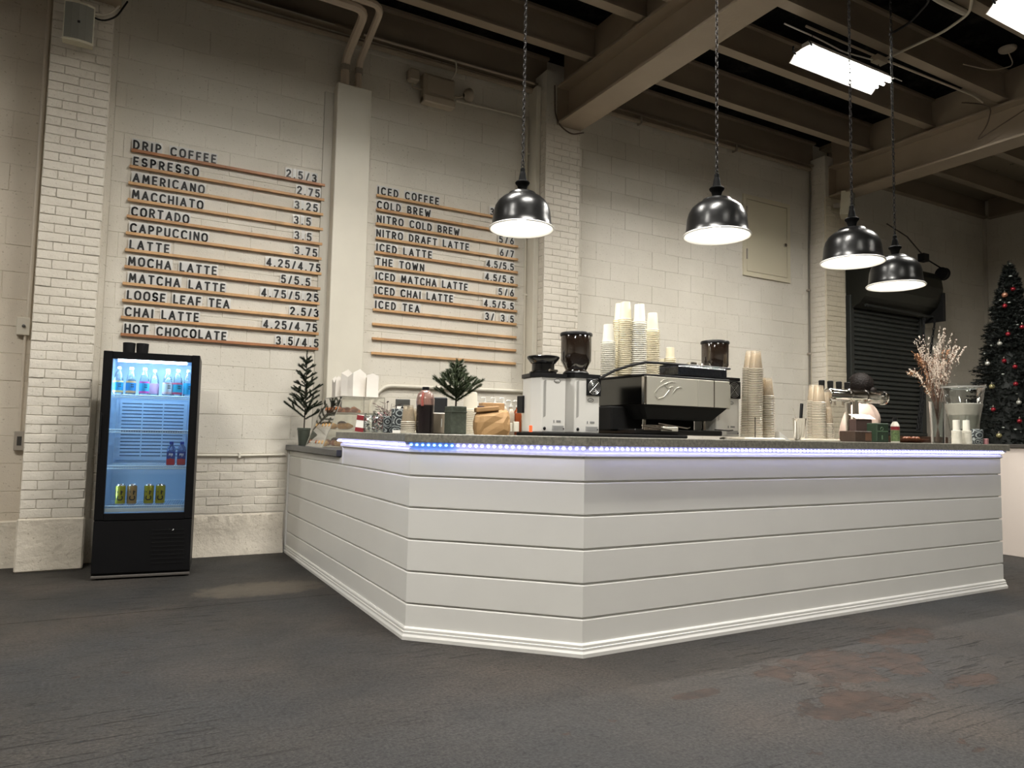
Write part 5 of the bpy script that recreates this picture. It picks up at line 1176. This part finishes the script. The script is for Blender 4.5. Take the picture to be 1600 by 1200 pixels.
for px, Y, yt, lab, lean in ((1272, 3.46, 601, 'tallest rear', .0), (1280, 3.38, 603, 'front left', .0), (1289, 3.46, 613, 'rear right', .0), (1292, 3.37, 636, 'lowest front', .0)):
    cupstack(ccup, px, Y, yt, .0115, .124, 'clear cup in the %s stack on the right tray' % lab, 'topmost clear plastic cup of the %s stack on the right tray' % lab, 'clear cups, %s stack of the right tray' % lab, base=TB, lean=(lean, 0), name='plastic_cup')
o = MB().tube([(0, 0, 0), (0, 0, .13)], .003, 6).build('black_straw', BLACKPL); o.location = (XA(1180, 3.29, CT), 3.29, TB); tag(o, 'short black stick upright in front of the left clear cups', 'straw')
# steel tumbler with tongs
st = MB().lathe([(.030, 0), (.032, .003), (.047, .150), (.049, .153), (.045, .153), (.030, .006), (.001, .006)], 26).build('steel_tumbler', CHROME); st.location = at(1249, 3.34); tag(st, 'polished steel tumbler holding bar tools between the clear cups', 'tumbler')
o = MB().tube([(0, 0, 0), (.012, 0, .13), (.016, 0, .16)], .011, 8).build('black_handled_tool', BLACKPL); o.location = st.location+Vector((.012, 0, .095)); tag(o, 'thick black tool handle sticking out of the steel tumbler', 'tool')
o = MB().tube([(0, 0, 0), (-.045, 0, .12), (-.052, 0, .145)], [.002, .002, .004], 6).build('bar_spoon', CHROME); o.location = st.location+Vector((-.010, 0, .08)); tag(o, 'thin bar spoon leaning left out of the steel tumbler', 'spoon')
o = MB().prism([(0, 0), (.05, 0), (-.0, .05)], 0, .02, M=Matrix(((1, 0, 0), (0, 0, 1), (0, 1, 0)))).build('napkin', whitec); o.location = at(1218, 3.38); o.scale = (2.2, 4, 1.2); tag(o, 'folded white napkin between the clear cups and the tumbler', 'napkin')
# -------- tap tower
TY = 3.46; zt_ = P(1335, 619, TY).z; xa, xb = XA(1293, TY, zt_), XA(1381, TY, zt_)
tt = empty('tap_tower', (XA(1334, TY, CT), TY, CT), 0, 'chrome T-shaped beer-style tap tower with black handles', 'tap tower'); ox = tt.location.x
RX = Matrix.Rotation(pi/2, 3, 'Y'); hz = zt_-CT; r_ = .047
MB().lathe([(.001, 0), (r_*.8, 0), (r_, .012), (r_, xb-xa-.012), (r_*.8, xb-xa), (.001, xb-xa)], 28, (xa-ox, 0, hz), M=RX).build('cross_tube', CHROME, tt)
for x in (xa-ox+.22, xa-ox+.42, xb-ox-.02): MB().lathe([(r_+.001, -.012), (r_+.008, -.008), (r_+.008, .008), (r_+.001, .012)], 28, (x, 0, hz), M=RX).build('collar', CHROME, tt)
for x in (-.045, .0, .045): MB().lathe([(.019, 0), (.019, hz-.02)], 16, (x, .01 if x else -.015, 0)).build('column', CHROME, tt)
MB().lathe([(.001, 0), (.07, 0), (.07, .008), (.065, .014), (.05, .016)], 26).build('base_flange', CHROME, tt)
for k, px in enumerate((1293, 1306.5, 1320, 1333)):
    x = XA(px, TY+.02, zt_+.07)-ox; h = MB().lathe([(.010, .0), (.014, .012), (.020, .028), (.022, .085), (.016, .090), (.001, .09)], 12, (x, .07, hz+.02)).build('tap_handle', BLACKM, tt)
    MB().tube([(x, .03, hz), (x, .10, hz-.005), (x, .11, hz-.04), (x, .11, hz-.07)], .011, 8).build('faucet', CHROME, tt)
MB().sphere((xa-ox+.02, -.01, hz-.06), .012, 10, 6).build('knob', CHROME, tt)
# -------- boxes in front of the tower
o = boxthing('wooden_crate', at(1337, 3.22), .155, .14, .075, -.15, mat('dark_walnut', (.032, .017, .010), .55, bump=.3, bscale=40, var=.2, vscale=20), 'low dark brown crate at the foot of the tap tower', 'crate', .004)
b = MB()
for k in range(9): b.box(.02+k*.006-.004, .02+k*.006-.001, -.0712, -.0702, .01, .062)
f = b.build('slat_line', mat('burnt_line', (.14, .07, .04), .6), o); f['kind'] = 'stuff'
o = boxthing('wipe_pack', at(1345, 3.335)+Vector((0, 0, .0)), .17, .06, .165, -.1, mat('pack_dark', (.06, .035, .03), .5), 'dark pack with crumpled pale napkins behind the brown crate', 'pack', .006)
m = MB(); rnd = random.Random(11)
for k in range(6):
    x = -.08+k*.03; m.add([(x, -.035, .165), (x+.045, -.035, .168), (x+.05, .03, .185+rnd.uniform(0, .02)), (x-.01, .03, .19+rnd.uniform(0, .02)), (x+.02, .0, .20)], [(0, 1, 4), (1, 2, 4), (2, 3, 4), (3, 0, 4)])
m.build('napkins', mat('blush_paper', (.72, .58, .52), .7), o)
o = boxthing('green_tin', at(1371.5, 3.20), .112, .09, .135, -.15, mat('green_tin', (.014, .030, .016), .45, bump=.2, bscale=60), 'square green tin right of the brown crate', 'tin', .005)
b = MB(); b.box(-.05, .05, -.0462, -.0452, .075, .080); b.box(-.012, -.002, -.0462, -.0452, .02, .05); b.tube([(.012*cos(a)-.01, -.0462, .095+.012*sin(a)) for a in [2*pi*k/12 for k in range(12)]], .0016, 4, closed=True); b.build('emblem', mat('faded_green', (.10, .17, .10), .5), o)
o = MB().lathe([(.001, 0), (.030, 0), (.031, .003), (.031, .125), (.028, .135), (.020, .150), (.014, .16), (.014, .178), (.001, .178)], 20).build('juice_bottle', mat('white_bottle', (.7, .68, .6), .35)); o.location = at(1399, 3.36); tag(o, 'small bottle with a red and green label and dark cap', 'bottle')
MB().lathe([(.0315, .095), (.0315, .122)], 20).build('red_label', redw, o); MB().lathe([(.0315, .01), (.0315, .094)], 20).build('green_label', mat('green_label', (.10, .15, .06), .45, var=.5, vscale=70), o); MB().lathe([(.016, .16), (.016, .19), (.001, .191)], 14).build('cap', BLACKPL, o)
o = MB().lathe([(.001, 0), (.07, 0), (.12, .028), (.125, .034), (.119, .034), (.07, .008), (.001, .008)], 26).build('wicker_bowl', mat('brown_wicker', (.15, .05, .025), .6, bump=.8, bscale=70, var=.3, vscale=40)); o.location = at(1424, 3.45); tag(o, 'shallow brown wicker bowl behind the red-labelled bottle', 'bowl')
for k in range(6):
    q = MB().sphere((0, 0, 0), .018, 10, 6, sc=(1.3, 1, .8)).build('date', mat('brown_snack', (.20, .07, .03), .5, bump=.4, bscale=60)); q.location = o.location+Vector((.05*cos(k*1.05), .04*sin(k*1.05), .036)); tag(q, 'brown wrapped snack in the wicker bowl, %s counting round from the right' % ordw(k+1), 'snack', 'snacks in the wicker bowl')
# -------- vase with dried stems
va = empty('glass_vase', at(1466, 3.60), 0, 'tall clear glass vase left of the drink dispenser', 'vase')
MB().lathe([(.001, .006), (.046, .006), (.048, .012), (.062, .355), (.065, .355), (.052, .006), (.05, 0), (.001, 0)], 26).build('body', GLASS, va)
df = empty('dried_bouquet', va.location+Vector((0, 0, .012)), 0, 'spray of dried white-budded and rust stems in the tall vase', 'bouquet')
stems, buds, rust = MB(), MB(), MB(); rnd = random.Random(21)
for k in range(34):
    a = rnd.uniform(0, 2*pi); s = rnd.uniform(.05, 1); dx = cos(a)*s*.38+.05; dy = sin(a)*s*.20; h = rnd.uniform(.66, 1.04)*(1-.18*s); foot = Vector((-dx*.10, -dy*.10, .0)); neck = Vector((dx*.15, dy*.15, .33))
    tip = Vector((dx, dy, h)); mid = neck.lerp(tip, .5)+Vector((-dx*.1, 0, .03)); stems.tube([foot, neck, mid, tip], [.0022, .002, .0016, .001], 4)
    tw = [(mid.lerp(tip, .2), tip+Vector((rnd.uniform(-.07, .07), rnd.uniform(-.05, .05), -.02))) for _ in range(2)]+[(neck.lerp(mid, .5), mid+Vector((rnd.uniform(-.08, .08), rnd.uniform(-.05, .05), .07))), (neck, tip)]
    for p, q in tw:
        if (p, q) != tw[-1]: stems.tube([p, q], .0009, 3)
        for j in range(20):
            f = rnd.uniform(.15, 1); c = p.lerp(q, f)+Vector((rnd.uniform(-1, 1), rnd.uniform(-1, 1), rnd.uniform(-.5, 1)))*.008
            if k % 5 == 0:
                dd_ = Vector((rnd.uniform(-1, 1), rnd.uniform(-1, 1), rnd.uniform(0, 1)))*.022; sd = Vector((rnd.uniform(-1, 1), rnd.uniform(-1, 1), 0))*.004; rust.add([c, c+dd_*.5+sd, c+dd_, c+dd_*.5-sd], [(0, 1, 2, 3)]); rust.add([c, c-dd_*.5+sd, c-dd_, c-dd_*.5-sd], [(0, 1, 2, 3)])
            else:
                r = rnd.uniform(.003, .0052); u_ = Vector((0, 0, r*1.5)); buds.add([c+Vector((r, 0, 0)), c+Vector((-r*.5, r*.87, 0)), c+Vector((-r*.5, -r*.87, 0)), c+u_, c-u_], [(0, 1, 3), (1, 2, 3), (2, 0, 3), (1, 0, 4), (2, 1, 4), (0, 2, 4)])
for m, nm, mt in ((stems, 'stems', mat('brown_stem', (.13, .06, .035), .7)), (buds, 'buds', mat('white_bud', (.85, .76, .66), .7)), (rust, 'rust_sprays', mat('rust_grass', (.45, .22, .10), .7))):
    o = m.build(nm, mt, df); o['kind'] = 'stuff'
# -------- drink dispenser
dY = 3.33; dd0 = at(1507, dY); s = S_(1507, dY)
di = empty('drink_dispenser', dd0, 0, 'clear flared drink dispenser of iced water at the bar end', 'drink dispenser')
ht = ZA(1507, 601, dY)-CT; rt = 31/s; hb_ = ht*.40
wavy = lambda m: m
MB().lathe([(rt*.62, hb_*.55), (rt*.70, hb_), (rt*.93, ht*.90), (rt*.97, ht*.94), (rt, ht*.96), (rt, ht), (rt*.97, ht)], 36).build('bowl', GLASS, di)
MB().lathe([(rt*.965, ht*.93), (rt*1.01, ht*.935), (rt*1.01, ht*.955), (rt*.965, ht*.96)], 36).build('rim_band', clear_mat('rim_glass', (.9, .9, .9), .6, (.7, .7, .68), .4), di)
MB().lathe([(.001, hb_*.62), (rt*.60, hb_*.62), (rt*.69, hb_), (rt*.845, ht*.665), (rt*.80, ht*.675), (.001, ht*.67)], 36).build('iced_water', clear_mat('iced_water', (.9, .9, .86), .15, (.60, .58, .50), .42, .1), di)
m = MB(); rnd = random.Random(5)
for k in range(26):
    a = rnd.uniform(0, 2*pi); q = rt*.6*math.sqrt(rnd.random()); c = Vector((q*cos(a), q*sin(a), ht*.66)); m.cbox(-.012, .012, -.012, .012, -.008, .010, .003, M=RZ(rnd.uniform(0, 3))); k0 = len(m.v)-24
    n_new = 24
    m.v[-24:] = [tuple(Vector(v)+c) for v in m.v[-24:]]
f = m.build('ice_cube', clear_mat('ice', (.95, .97, .97), .5, (.75, .76, .72), .4), di); f['kind'] = 'stuff'
MB().lathe([(rt*.60, 0), (rt*.62, .01), (rt*.56, hb_*.3), (rt*.60, hb_*.56), (rt*.52, hb_*.56), (rt*.5, .01)], 30).build('stand', clear_mat('stand_glass', (.92, .92, .9), .3, (.5, .5, .46), .2), di)
b = MB(); b.tube([(rt*.70, -.01, hb_*.95), (rt*.95, -.03, hb_*.95)], .012, 8); b.tube([(rt*.93, -.03, hb_*1.15), (rt*.93, -.03, hb_*.6)], .011, 8); b.build('tap', CHROME, di)
for nm, px, hpx in (('left', 1495, 37), ('right', 1510.5, 37)):
    Yc = 3.12; s2 = S_(px, Yc); n = 16; me = cup_mesh(6.6/s2, 4.8/s2, .085, WHITEPAPER if False else CUPW) if nm == 'left' else me
    stack(me, at(px, Yc), n, (hpx/s2-.085)/(n-1), 'small cup in the %s stack before the dispenser' % nm, 'topmost small white cup of the %s stack before the dispenser' % nm, '%s stack of small cups by the dispenser' % nm, name='small_paper_cup')
o = MB().lathe([(.001, 0), (.042, 0), (.046, .01), (.046, .10), (.043, .115), (.001, .12)], 24).build('patterned_tin', pat); o.location = at(1526, 3.16); tag(o, 'round tin with a swirling grey pattern beside the dispenser', 'tin')
boxthing('pink_box', at(1538, 3.13), .04, .05, .045, .2, mat('dusty_pink', (.36, .16, .17), .5), 'small dusty pink box at the right of the dispenser', 'box')

# ================================================================== ROLLER SHUTTER
x0, x1 = 9.30, 11.02; yS = 6.70; zbt = 1.245; ztp = ZA(1340, 470, yS)
rs = empty('roller_shutter', (x0, yS, zbt), 0, 'dark grey slatted roller shutter with barrel housing and chain', 'roller shutter')
n = 26; p_ = (3.05-zbt)/n; sl = MB()
prof_ = [(0, 0), (-.006, .004), (-.022, p_*.25), (-.024, p_*.5), (-.016, p_*.8), (-.004, p_*.93), (0, p_*.95), (.006, p_*.95), (.006, 0)]
w_ = x1-x0; vs = [(x, y, z) for x in (.05, w_-.05) for y, z in prof_]; k = len(prof_)
sl.add(vs, [(i, (i+1) % k, (i+1) % k+k, i+k) for i in range(k)], 0, False); slme = sl.mesh('slat', mat('shutter_grey', (.075, .082, .078), .38, metal=.4))
for i in range(n): link('slat', slme, rs, (0, 0, i*p_))
fixn(MB().cbox(-.03, .05, -.05, .03, 0, 1.98, .005).build('guide_rail', DARKSTEEL, rs)); fixn(MB().cbox(w_-.05, w_+.06, -.05, .03, 0, 1.98, .005).build('guide_rail', DARKSTEEL, rs))
fixn(MB().cbox(-.03, w_+.06, -.06, .03, -.05, 0, .005).build('bottom_bar', mat('shutter_grey'), rs))
# half round housing with end plate
hx1 = XA(1464, yS-.25, 3.3)-x0
zc = 2.12; prof_ = [(.04, 1.80), (.04, 2.52), (-.12, 2.53), (-.25, 2.47), (-.33, 2.36), (-.35, 2.22), (-.33, 2.05), (-.27, 1.93), (-.16, 1.84), (-.08, 1.80)]
hd = MB(); vs = [(x, y, z) for x in (.0, hx1) for y, z in prof_]; k = len(prof_); hd.add(vs, [(i, (i+1) % k, (i+1) % k+k, i+k) for i in range(k)]+[tuple(range(k)), tuple(range(k, 2*k))[::-1]], 0, False)
fixn(hd.build('barrel_housing', mat('housing_metal', (.050, .050, .040), .42, metal=.5, bump=.1, bscale=6), rs))
fixn(MB().cbox(w_+.02, hx1+.02, -.37, .04, 1.72, 2.16, .004).build('end_plate', mat('black_plate', (.012, .012, .012), .5), rs))
MB().tube([(.1, -.2, 1.82), (w_+.1, -.2, 1.80)], .02, 6).build('lintel_bar', DARKSTEEL, rs)
ww = Vector((hx1+.08, -.30, 2.48)); MB().lathe([(.001, -.04), (.10, -.04), (.085, -.02), (.085, .02), (.10, .04), (.001, .04)], 20, ww, M=RX).build('chain_wheel', BLACKPL, rs)
fixn(MB().cbox(hx1-.50, hx1-.36, -.36, -.26, 2.60, 2.72, .005).build('bracket', BLACKPL, rs)); MB().tube([(hx1-.36, -.30, 2.66), (hx1+.06, -.30, 2.56)], .012, 6).build('lever', BLACKPL, rs)
MB().tube([(hx1-1.15, -.20, 3.10), (hx1-.75, -.26, 2.95), (hx1-.42, -.3, 2.70)], .010, 6).build('cable', mat('dark_line', (.08, .07, .06), .5), rs)
b = MB(); zz = 1.72; zlow = ZA(1432, 672, 6.45)-zbt
def chain_run(b, p, q, L_=.075, r=.006):
    p, q = Vector(p), Vector(q); n = int((q-p).length/(L_*.78)); d = (q-p).normalized()
    for k in range(n):
        c = p.lerp(q, (k+.5)/n); s_ = Vector((1, 0, 0)) if k % 2 else Vector((0, 1, 0))
        b.tube([c+d*(L_/2*sin(a))+s_*(.014*cos(a)) for a in [2*pi*j/8 for j in range(8)]], r*1.5, 4, closed=True, sm=False)
lowp = (XA(1433, 6.4, 1.3)-x0, -.3, zlow); lq = (XA(1437, 6.4, 1.3)-x0, -.3, zlow+.01)
chain_run(b, (XA(1443.5, 6.4, 3.0)-x0, -.3, zz+.02), (XA(1442, 6.4, 1.9)-x0, -.3, .72)); chain_run(b, (XA(1442, 6.4, 1.9)-x0, -.3, .72), lowp)
chain_run(b, (XA(1461, 6.4, 3.0)-x0, -.3, zz+.02), lq); chain_run(b, lowp, lq)
o = b.build('hoist_chain', mat('black_chain', (.03, .03, .03), .4, metal=.6), rs); o['kind'] = 'stuff'
o = MB().cbox(9.2, 11.3, 6.45, WY-.002, 1.08, 1.19, .01).build('trim_4', mat('brown_sill', (.12, .06, .035), .6, bump=.2)); tag(o, 'dark brown timber sill under the roller shutter', 'sill', kind='structure')

# ================================================================== DECORATED TREE
tx, ty = 9.45, 4.62; TH = ZA(1593, 412, ty)
dt = empty('christmas_tree', (tx, ty, 0), 0, 'tall dark artificial christmas tree at the right edge behind the bar', 'tree')
MB().tube([(0, 0, .0), (0, 0, TH-.1)], [.04, .012], 8).build('trunk', BARK, dt); MB().lathe([(.001, 0), (.25, 0), (.22, .05), (.05, .09)], 16).build('stand', BLACKPL, dt)
m = MB(); rnd = random.Random(31); tips = []
NT = 1400
for k in range(NT):
    f = (k/NT)**.85; z = .35+(TH-.42)*f; R_ = (.80*(1-f)**.86+.03)*rnd.uniform(.62, 1.04); a = k*2.39996; o_ = Vector((cos(a), sin(a), 0)); p = o_*R_*.45+Vector((0, 0, z+.02)); q = o_*R_+Vector((0, 0, z+rnd.uniform(-.02, .07)))
    d = (q-p); L_ = d.length
    if L_ < .03: continue
    d.normalize(); u = d.orthogonal().normalized(); w = d.cross(u)
    for br in range(3):
        if br == 0: P0, P1 = p, q
        else:
            s_ = (RZ(.7 if br == 1 else -.7) @ o_); P0 = p.lerp(q, .45); P1 = P0+s_*L_*.42+Vector((0, 0, .01))
        dd_ = (P1-P0).normalized(); ll = (P1-P0).length; nn = max(3, int(ll/.014))
        for j in range(nn):
            c = P0+dd_*(ll*(j+.3)/nn)
            for g_ in range(3):
                an = rnd.uniform(0, 2*pi); t_ = (u*cos(an)+w*sin(an))*.028+dd_*.026; sd = t_.cross(dd_).normalized()*.0062; m.add([c-sd, c+sd, c+t_], [(0, 1, 2)])
    tips.append((q, a))
m.lathe([(.62, .4), (.5, .9), (.30, 1.9), (.08, TH-.6), (.01, TH-.35)], 20)  # solid dark cone added among the needles as the tree's inner shade
m.tube([(0, 0, TH-.30), (.01, 0, TH-.12), (0, .01, TH)], .006, 4)
for j in range(70):
    c = Vector((0, 0, TH-.30+.30*j/70)); a = rnd.uniform(0, 6.28); m.add([c+Vector((0, 0, -.004)), c+Vector((0, 0, .006)), c+Vector((.03*cos(a), .03*sin(a), .02))], [(0, 1, 2)])
o = m.build('needles', mat('near_black_fir', (.0045, .0065, .005), .6, spec=.25), dt); o['kind'] = 'stuff'
orn = {}
def ornament(col, key, r):
    m = MB(); m.sphere((0, 0, 0), r, 16, 10); o = m.mesh('ornament', mat('ornament_'+key, col, .18, metal=.4, coat=.5)); orn[key] = o; return o
ornament((.22, .008, .016), 'red', .026); ornament((.30, .13, .08), 'copper', .033); ornament((.40, .40, .36), 'silver', .027); ornament((.28, .25, .12), 'gold', .031)
capm_ = MB().lathe([(.009, .030), (.009, .044), (.003, .046), (.002, .056)], 10).mesh('cap', CHROME)
spots = [(1570, 461, 'copper', 'near the top, copper'), (1570, 478, 'red', 'just below the top copper ball, red'), (1575, 522, 'red', 'upper middle, bright red'), (1597, 511, 'red', 'upper right edge, red'), (1569, 564, 'red', 'middle, small red'), (1586, 573, 'red', 'middle right, pink red'),
         (1550, 604, 'gold', 'left side, pale gold'), (1587, 600, 'red', 'right of the pale gold one, red'), (1552, 640, 'red', 'lower left, dark red'), (1592, 629, 'silver', 'lower right, silver'), (1593, 658, 'red', 'lowest right, red'), (1561, 681, 'gold', 'lowest, old gold'),
         (1562, 537, 'silver', 'left of the middle, silver'), (1543, 568, 'silver', 'left edge, small white'), (1583, 452, 'red', 'topmost, dark red')]
for px, py, key, nm in spots:
    z = P(px, py, ty-.4).z; R_ = .80*(1-max(0, (z-.35)/(TH-.42)))**.86
    # find the depth where the ray meets the tree's flank
    best = None
    for i in range(60):
        Y = ty-.85+i*.014; q = P(px, py, Y); f = max(0, (q.z-.35)/(TH-.42)); Rz = .80*max(0, 1-f)**.86+.03
        if (q.x-tx)**2+(q.y-ty)**2 <= (Rz*1.0)**2: best = q; break
    if best is None: best = P(px, py, ty)
    o = link('tree_ornament', orn[key], None, best); tag(o, '%s ball ornament on the tree, %s' % (key, nm.split(',')[0]), 'ornament', 'tree ornaments'); link('cap', capm_, o)
m = MB()
for q, a in rnd.sample(tips, 90):
    c = q+Vector((0, 0, .0)); s_ = .012; u = Vector((-sin(a), cos(a), 0))*s_*1.6; v_ = Vector((0, 0, s_*.7)); m.add([c-u, c-v_+Vector((0, 0, 0)), c+u, c+v_], [(0, 1, 2, 3)])
o = m.build('frosted_leaves', mat('frosted_leaf', (.26, .28, .25), .4), dt); o['kind'] = 'stuff'

# ================================================================== BARISTA
def skin_body(name, chain, edges, mt, parent, sub=2, root=0):
    me = bpy.data.meshes.new(name); me.from_pydata([c[:3] for c in chain], edges, []); o = bpy.data.objects.new(name, me); COL.objects.link(o)
    md = o.modifiers.new('skin', 'SKIN'); md.use_smooth_shade = True; md.branch_smoothing = .6
    for i, c in enumerate(chain):
        sv = me.skin_vertices[0].data[i]; sv.radius = (c[3], c[4] if len(c) > 4 else c[3]); sv.use_root = (i == root)
    o.modifiers.new('sub', 'SUBSURF').levels = sub; o.modifiers['sub'].render_levels = sub; me.materials.append(mt); o.parent = parent; return o
PYB = 4.55; px0_ = XA(1352, PYB, 1.4)
ba = empty('person', (px0_, PYB, 0), .25, 'person in a pale pink shirt seen from behind the tap tower, dark hair', 'person')
skin = mat('skin', (.50, .30, .21), .5)
# local: +y is the way the person faces (towards the back wall)
B = [(0, 0, .95, .13, .10), (0, .0, 1.12, .125, .09), (0, .01, 1.30, .150, .10), (0, .02, 1.42, .12, .08), (0, .03, 1.49, .055), (0, .05, 1.56, .055),
     (.17, .02, 1.40, .058), (.21, .06, 1.20, .045), (.20, .10, 1.12, .040), (.16, .25, 1.06, .034), (.14, .33, 1.05, .028), (-.17, .02, 1.40, .058), (-.21, .06, 1.20, .045), (-.20, .10, 1.12, .04), (-.16, .25, 1.06, .034), (-.14, .33, 1.05, .028),
     (.10, 0, .88, .085), (.11, .02, .50, .058), (.11, .0, .10, .038), (.11, .11, .035, .034), (-.10, 0, .88, .085), (-.11, .02, .50, .058), (-.11, .0, .10, .038), (-.11, .11, .035, .034), (0, .055, 1.64, .088, .098), (0, .055, 1.71, .075, .085)]
E_ = [(0, 1), (1, 2), (2, 3), (3, 4), (4, 5), (3, 6), (6, 7), (7, 8), (8, 9), (9, 10), (3, 11), (11, 12), (12, 13), (13, 14), (14, 15), (0, 16), (16, 17), (17, 18), (18, 19), (0, 20), (20, 21), (21, 22), (22, 23), (5, 24), (24, 25)]
i0 = len(B)
for sgn, wr in ((1, 10), (-1, 15)):
    for k, (dx, dy, dz) in enumerate(((-.032, .055, .0), (-.012, .075, .004), (.008, .078, .004), (.026, .066, 0), (.045*-1, .02, -.005))):
        bx_, by_, bz_ = B[wr][:3]; j = len(B); kx = bx_+sgn*dx if k < 4 else bx_-sgn*.04
        B.append((bx_+(kx-bx_)*.6, by_+dy*.55, bz_+dz, .011)); B.append((kx, by_+dy, bz_+dz-.012, .008)); E_ += [(wr, j), (j, j+1)]
body = skin_body('body', B, E_, skin, ba)
shirtm = mat('pale_pink_cotton', (.78, .60, .50), .8, bump=.35, bscale=9)
T = [(0, 0, .88, .17, .14), (0, 0, 1.10, .19, .14), (0, .01, 1.28, .215, .15), (0, .02, 1.40, .20, .12), (0, .025, 1.485, .09, .085), (.225, .02, 1.385, .105), (.28, .06, 1.20, .085), (.26, .10, 1.10, .075), (-.225, .02, 1.385, .105), (-.28, .06, 1.20, .085), (-.26, .10, 1.10, .075)]
skin_body('shirt', T, [(0, 1), (1, 2), (2, 3), (3, 4), (3, 5), (5, 6), (6, 7), (3, 8), (8, 9), (9, 10)], shirtm, ba)
TR = [(0, 0, .93, .15, .12), (.10, 0, .85, .10), (.115, .02, .50, .075), (.115, 0, .10, .06), (-.10, 0, .85, .10), (-.115, .02, .50, .075), (-.115, 0, .10, .06)]
skin_body('trousers', TR, [(0, 1), (1, 2), (2, 3), (0, 4), (4, 5), (5, 6)], mat('dark_denim', (.02, .022, .03), .8), ba)
hm = mat('dark_brown_hair', (.008, .005, .004), .6, spec=.2, bump=.8, bscale=60)
m = MB(); rnd = random.Random(8)
for j in range(13):
    th = pi*j/12
    for k in range(24):
        a = 2*pi*k/24; r = .126*(1+.03*sin(a*7+j)); z = 1.665+.118*cos(th)*1.05; x = r*sin(th)*cos(a)*.95; y = .045+r*sin(th)*sin(a)
        if y > .13 and z < 1.70: y = .10    # hairline leaves the face clear
        m.v.append((x, y, z))
for j in range(12):
    for k in range(24): m.f.append((j*24+k, j*24+(k+1) % 24, (j+1)*24+(k+1) % 24, (j+1)*24+k)); m.m.append(0); m.smooth.append(True)
m.build('hair', hm, ba)
MB().sphere((0, -.075, 1.60), .04, 14, 9, sc=(1.1, .9, 1)).build('hair_bun', hm, ba)
b = MB()
for s_ in (-1, 1): b.sphere((s_*.100, .06, 1.65), .022, 10, 6, sc=(.4, .8, 1.2))
b.build('ears', skin, ba); b = MB()
for s_ in (-1, 1): b.sphere((s_*.035, .138, 1.67), .013, 10, 6)
b.build('eyes', mat('eye_white', (.7, .68, .65), .2), ba); MB().sphere((0, .155, 1.64), .016, 10, 6, sc=(.8, 1.1, 1.6)).build('nose', skin, ba); MB().sphere((0, .142, 1.605), .022, 10, 6, sc=(1.2, .4, .35)).build('mouth', mat('lips', (.40, .16, .14), .45), ba)
for s_ in (-1, 1): fixn(MB().cbox(s_*.11-.045, s_*.11+.045, -.06, .19, .0, .075, .02).build('shoe', BLACKPL, ba))
# -------- cables, sensor and box among the joists on the right
jb = boxthing('ceiling_box', Vector((6.58, 4.36, 4.92)), .16, .08, .06, 0, mat('tan_box_light'), 'small tan electrical box beside the hanging fixture among the joists', 'electrical box')
conduit('ceiling_conduit', [(6.62, 4.33, 4.955), (6.64, 3.75, 4.96), (6.56, 3.47, 4.97), (6.30, 3.30, 4.99), (5.9, 3.2, 5.0)], .013, 'pale conduit curving overhead at the upper right', mat('cream_pipe'))
conduit('ceiling_conduit', [(5.6, 3.45, 4.97), (6.12, 3.49, 4.965), (6.50, 3.48, 4.965)], .028, 'thicker pale pipe end at the top edge above the curved conduit', mat('cream_pipe'))
conduit('ceiling_conduit', [(5.5, 4.37, 4.985), (6.5, 4.36, 4.975), (8.2, 4.32, 4.975), (8.45, 4.35, 4.97)], .011, 'straight pale conduit along the joist above the hanging fixture', mat('tan_box_light'))
conduit('ceiling_cable', [(5.3, 4.45, 4.99), (5.7, 4.40, 4.94), (6.1, 4.42, 4.93), (6.5, 4.38, 4.94)], .007, 'white flex lying along the conduit near the hanging fixture', WHITEIN, 'cable')
conduit('ceiling_cable', [(6.35, 4.10, 5.02), (6.35, 3.9, 5.03), (6.2, 3.6, 5.06), (5.6, 3.7, 5.1)], .012, 'dark armoured cable running back from the rightmost lamp chain', BLACKPL, 'cable')
o = MB().lathe([(.001, 0), (.075, .0), (.085, .012), (.085, .03), (.001, .032)], 22).build('smoke_detector', mat('tan_box_light')); o.location = (8.18, 3.95, 5.31); tag(o, 'round smoke detector on the dark deck at the upper right', 'detector')
conduit('ceiling_cable', [(8.19, 3.95, 5.30), (8.25, 3.92, 5.15), (8.05, 4.05, 5.10), (7.7, 4.15, 5.12)], .006, 'thin cable trailing from the smoke detector', mat('tan_box_light'), 'cable')
conduit('beam_cable', [(8.3, 4.5, 4.99), (8.5, 4.40, 4.985), (8.585, 4.33, 4.93), (8.59, 4.38, 4.75), (8.60, 4.52, 4.60), (8.60, 4.30, 4.68), (8.60, 4.0, 4.78), (8.60, 3.8, 4.85)], .007, 'thin brown cable looping on the right roof beam', mat('brown_cable'), 'cable')
o = boxthing('beam_box', Vector((4.04, 4.62, 4.95)), .12, .18, .09, 0, STEELP, 'square tan box on top of the big beam', 'electrical box')
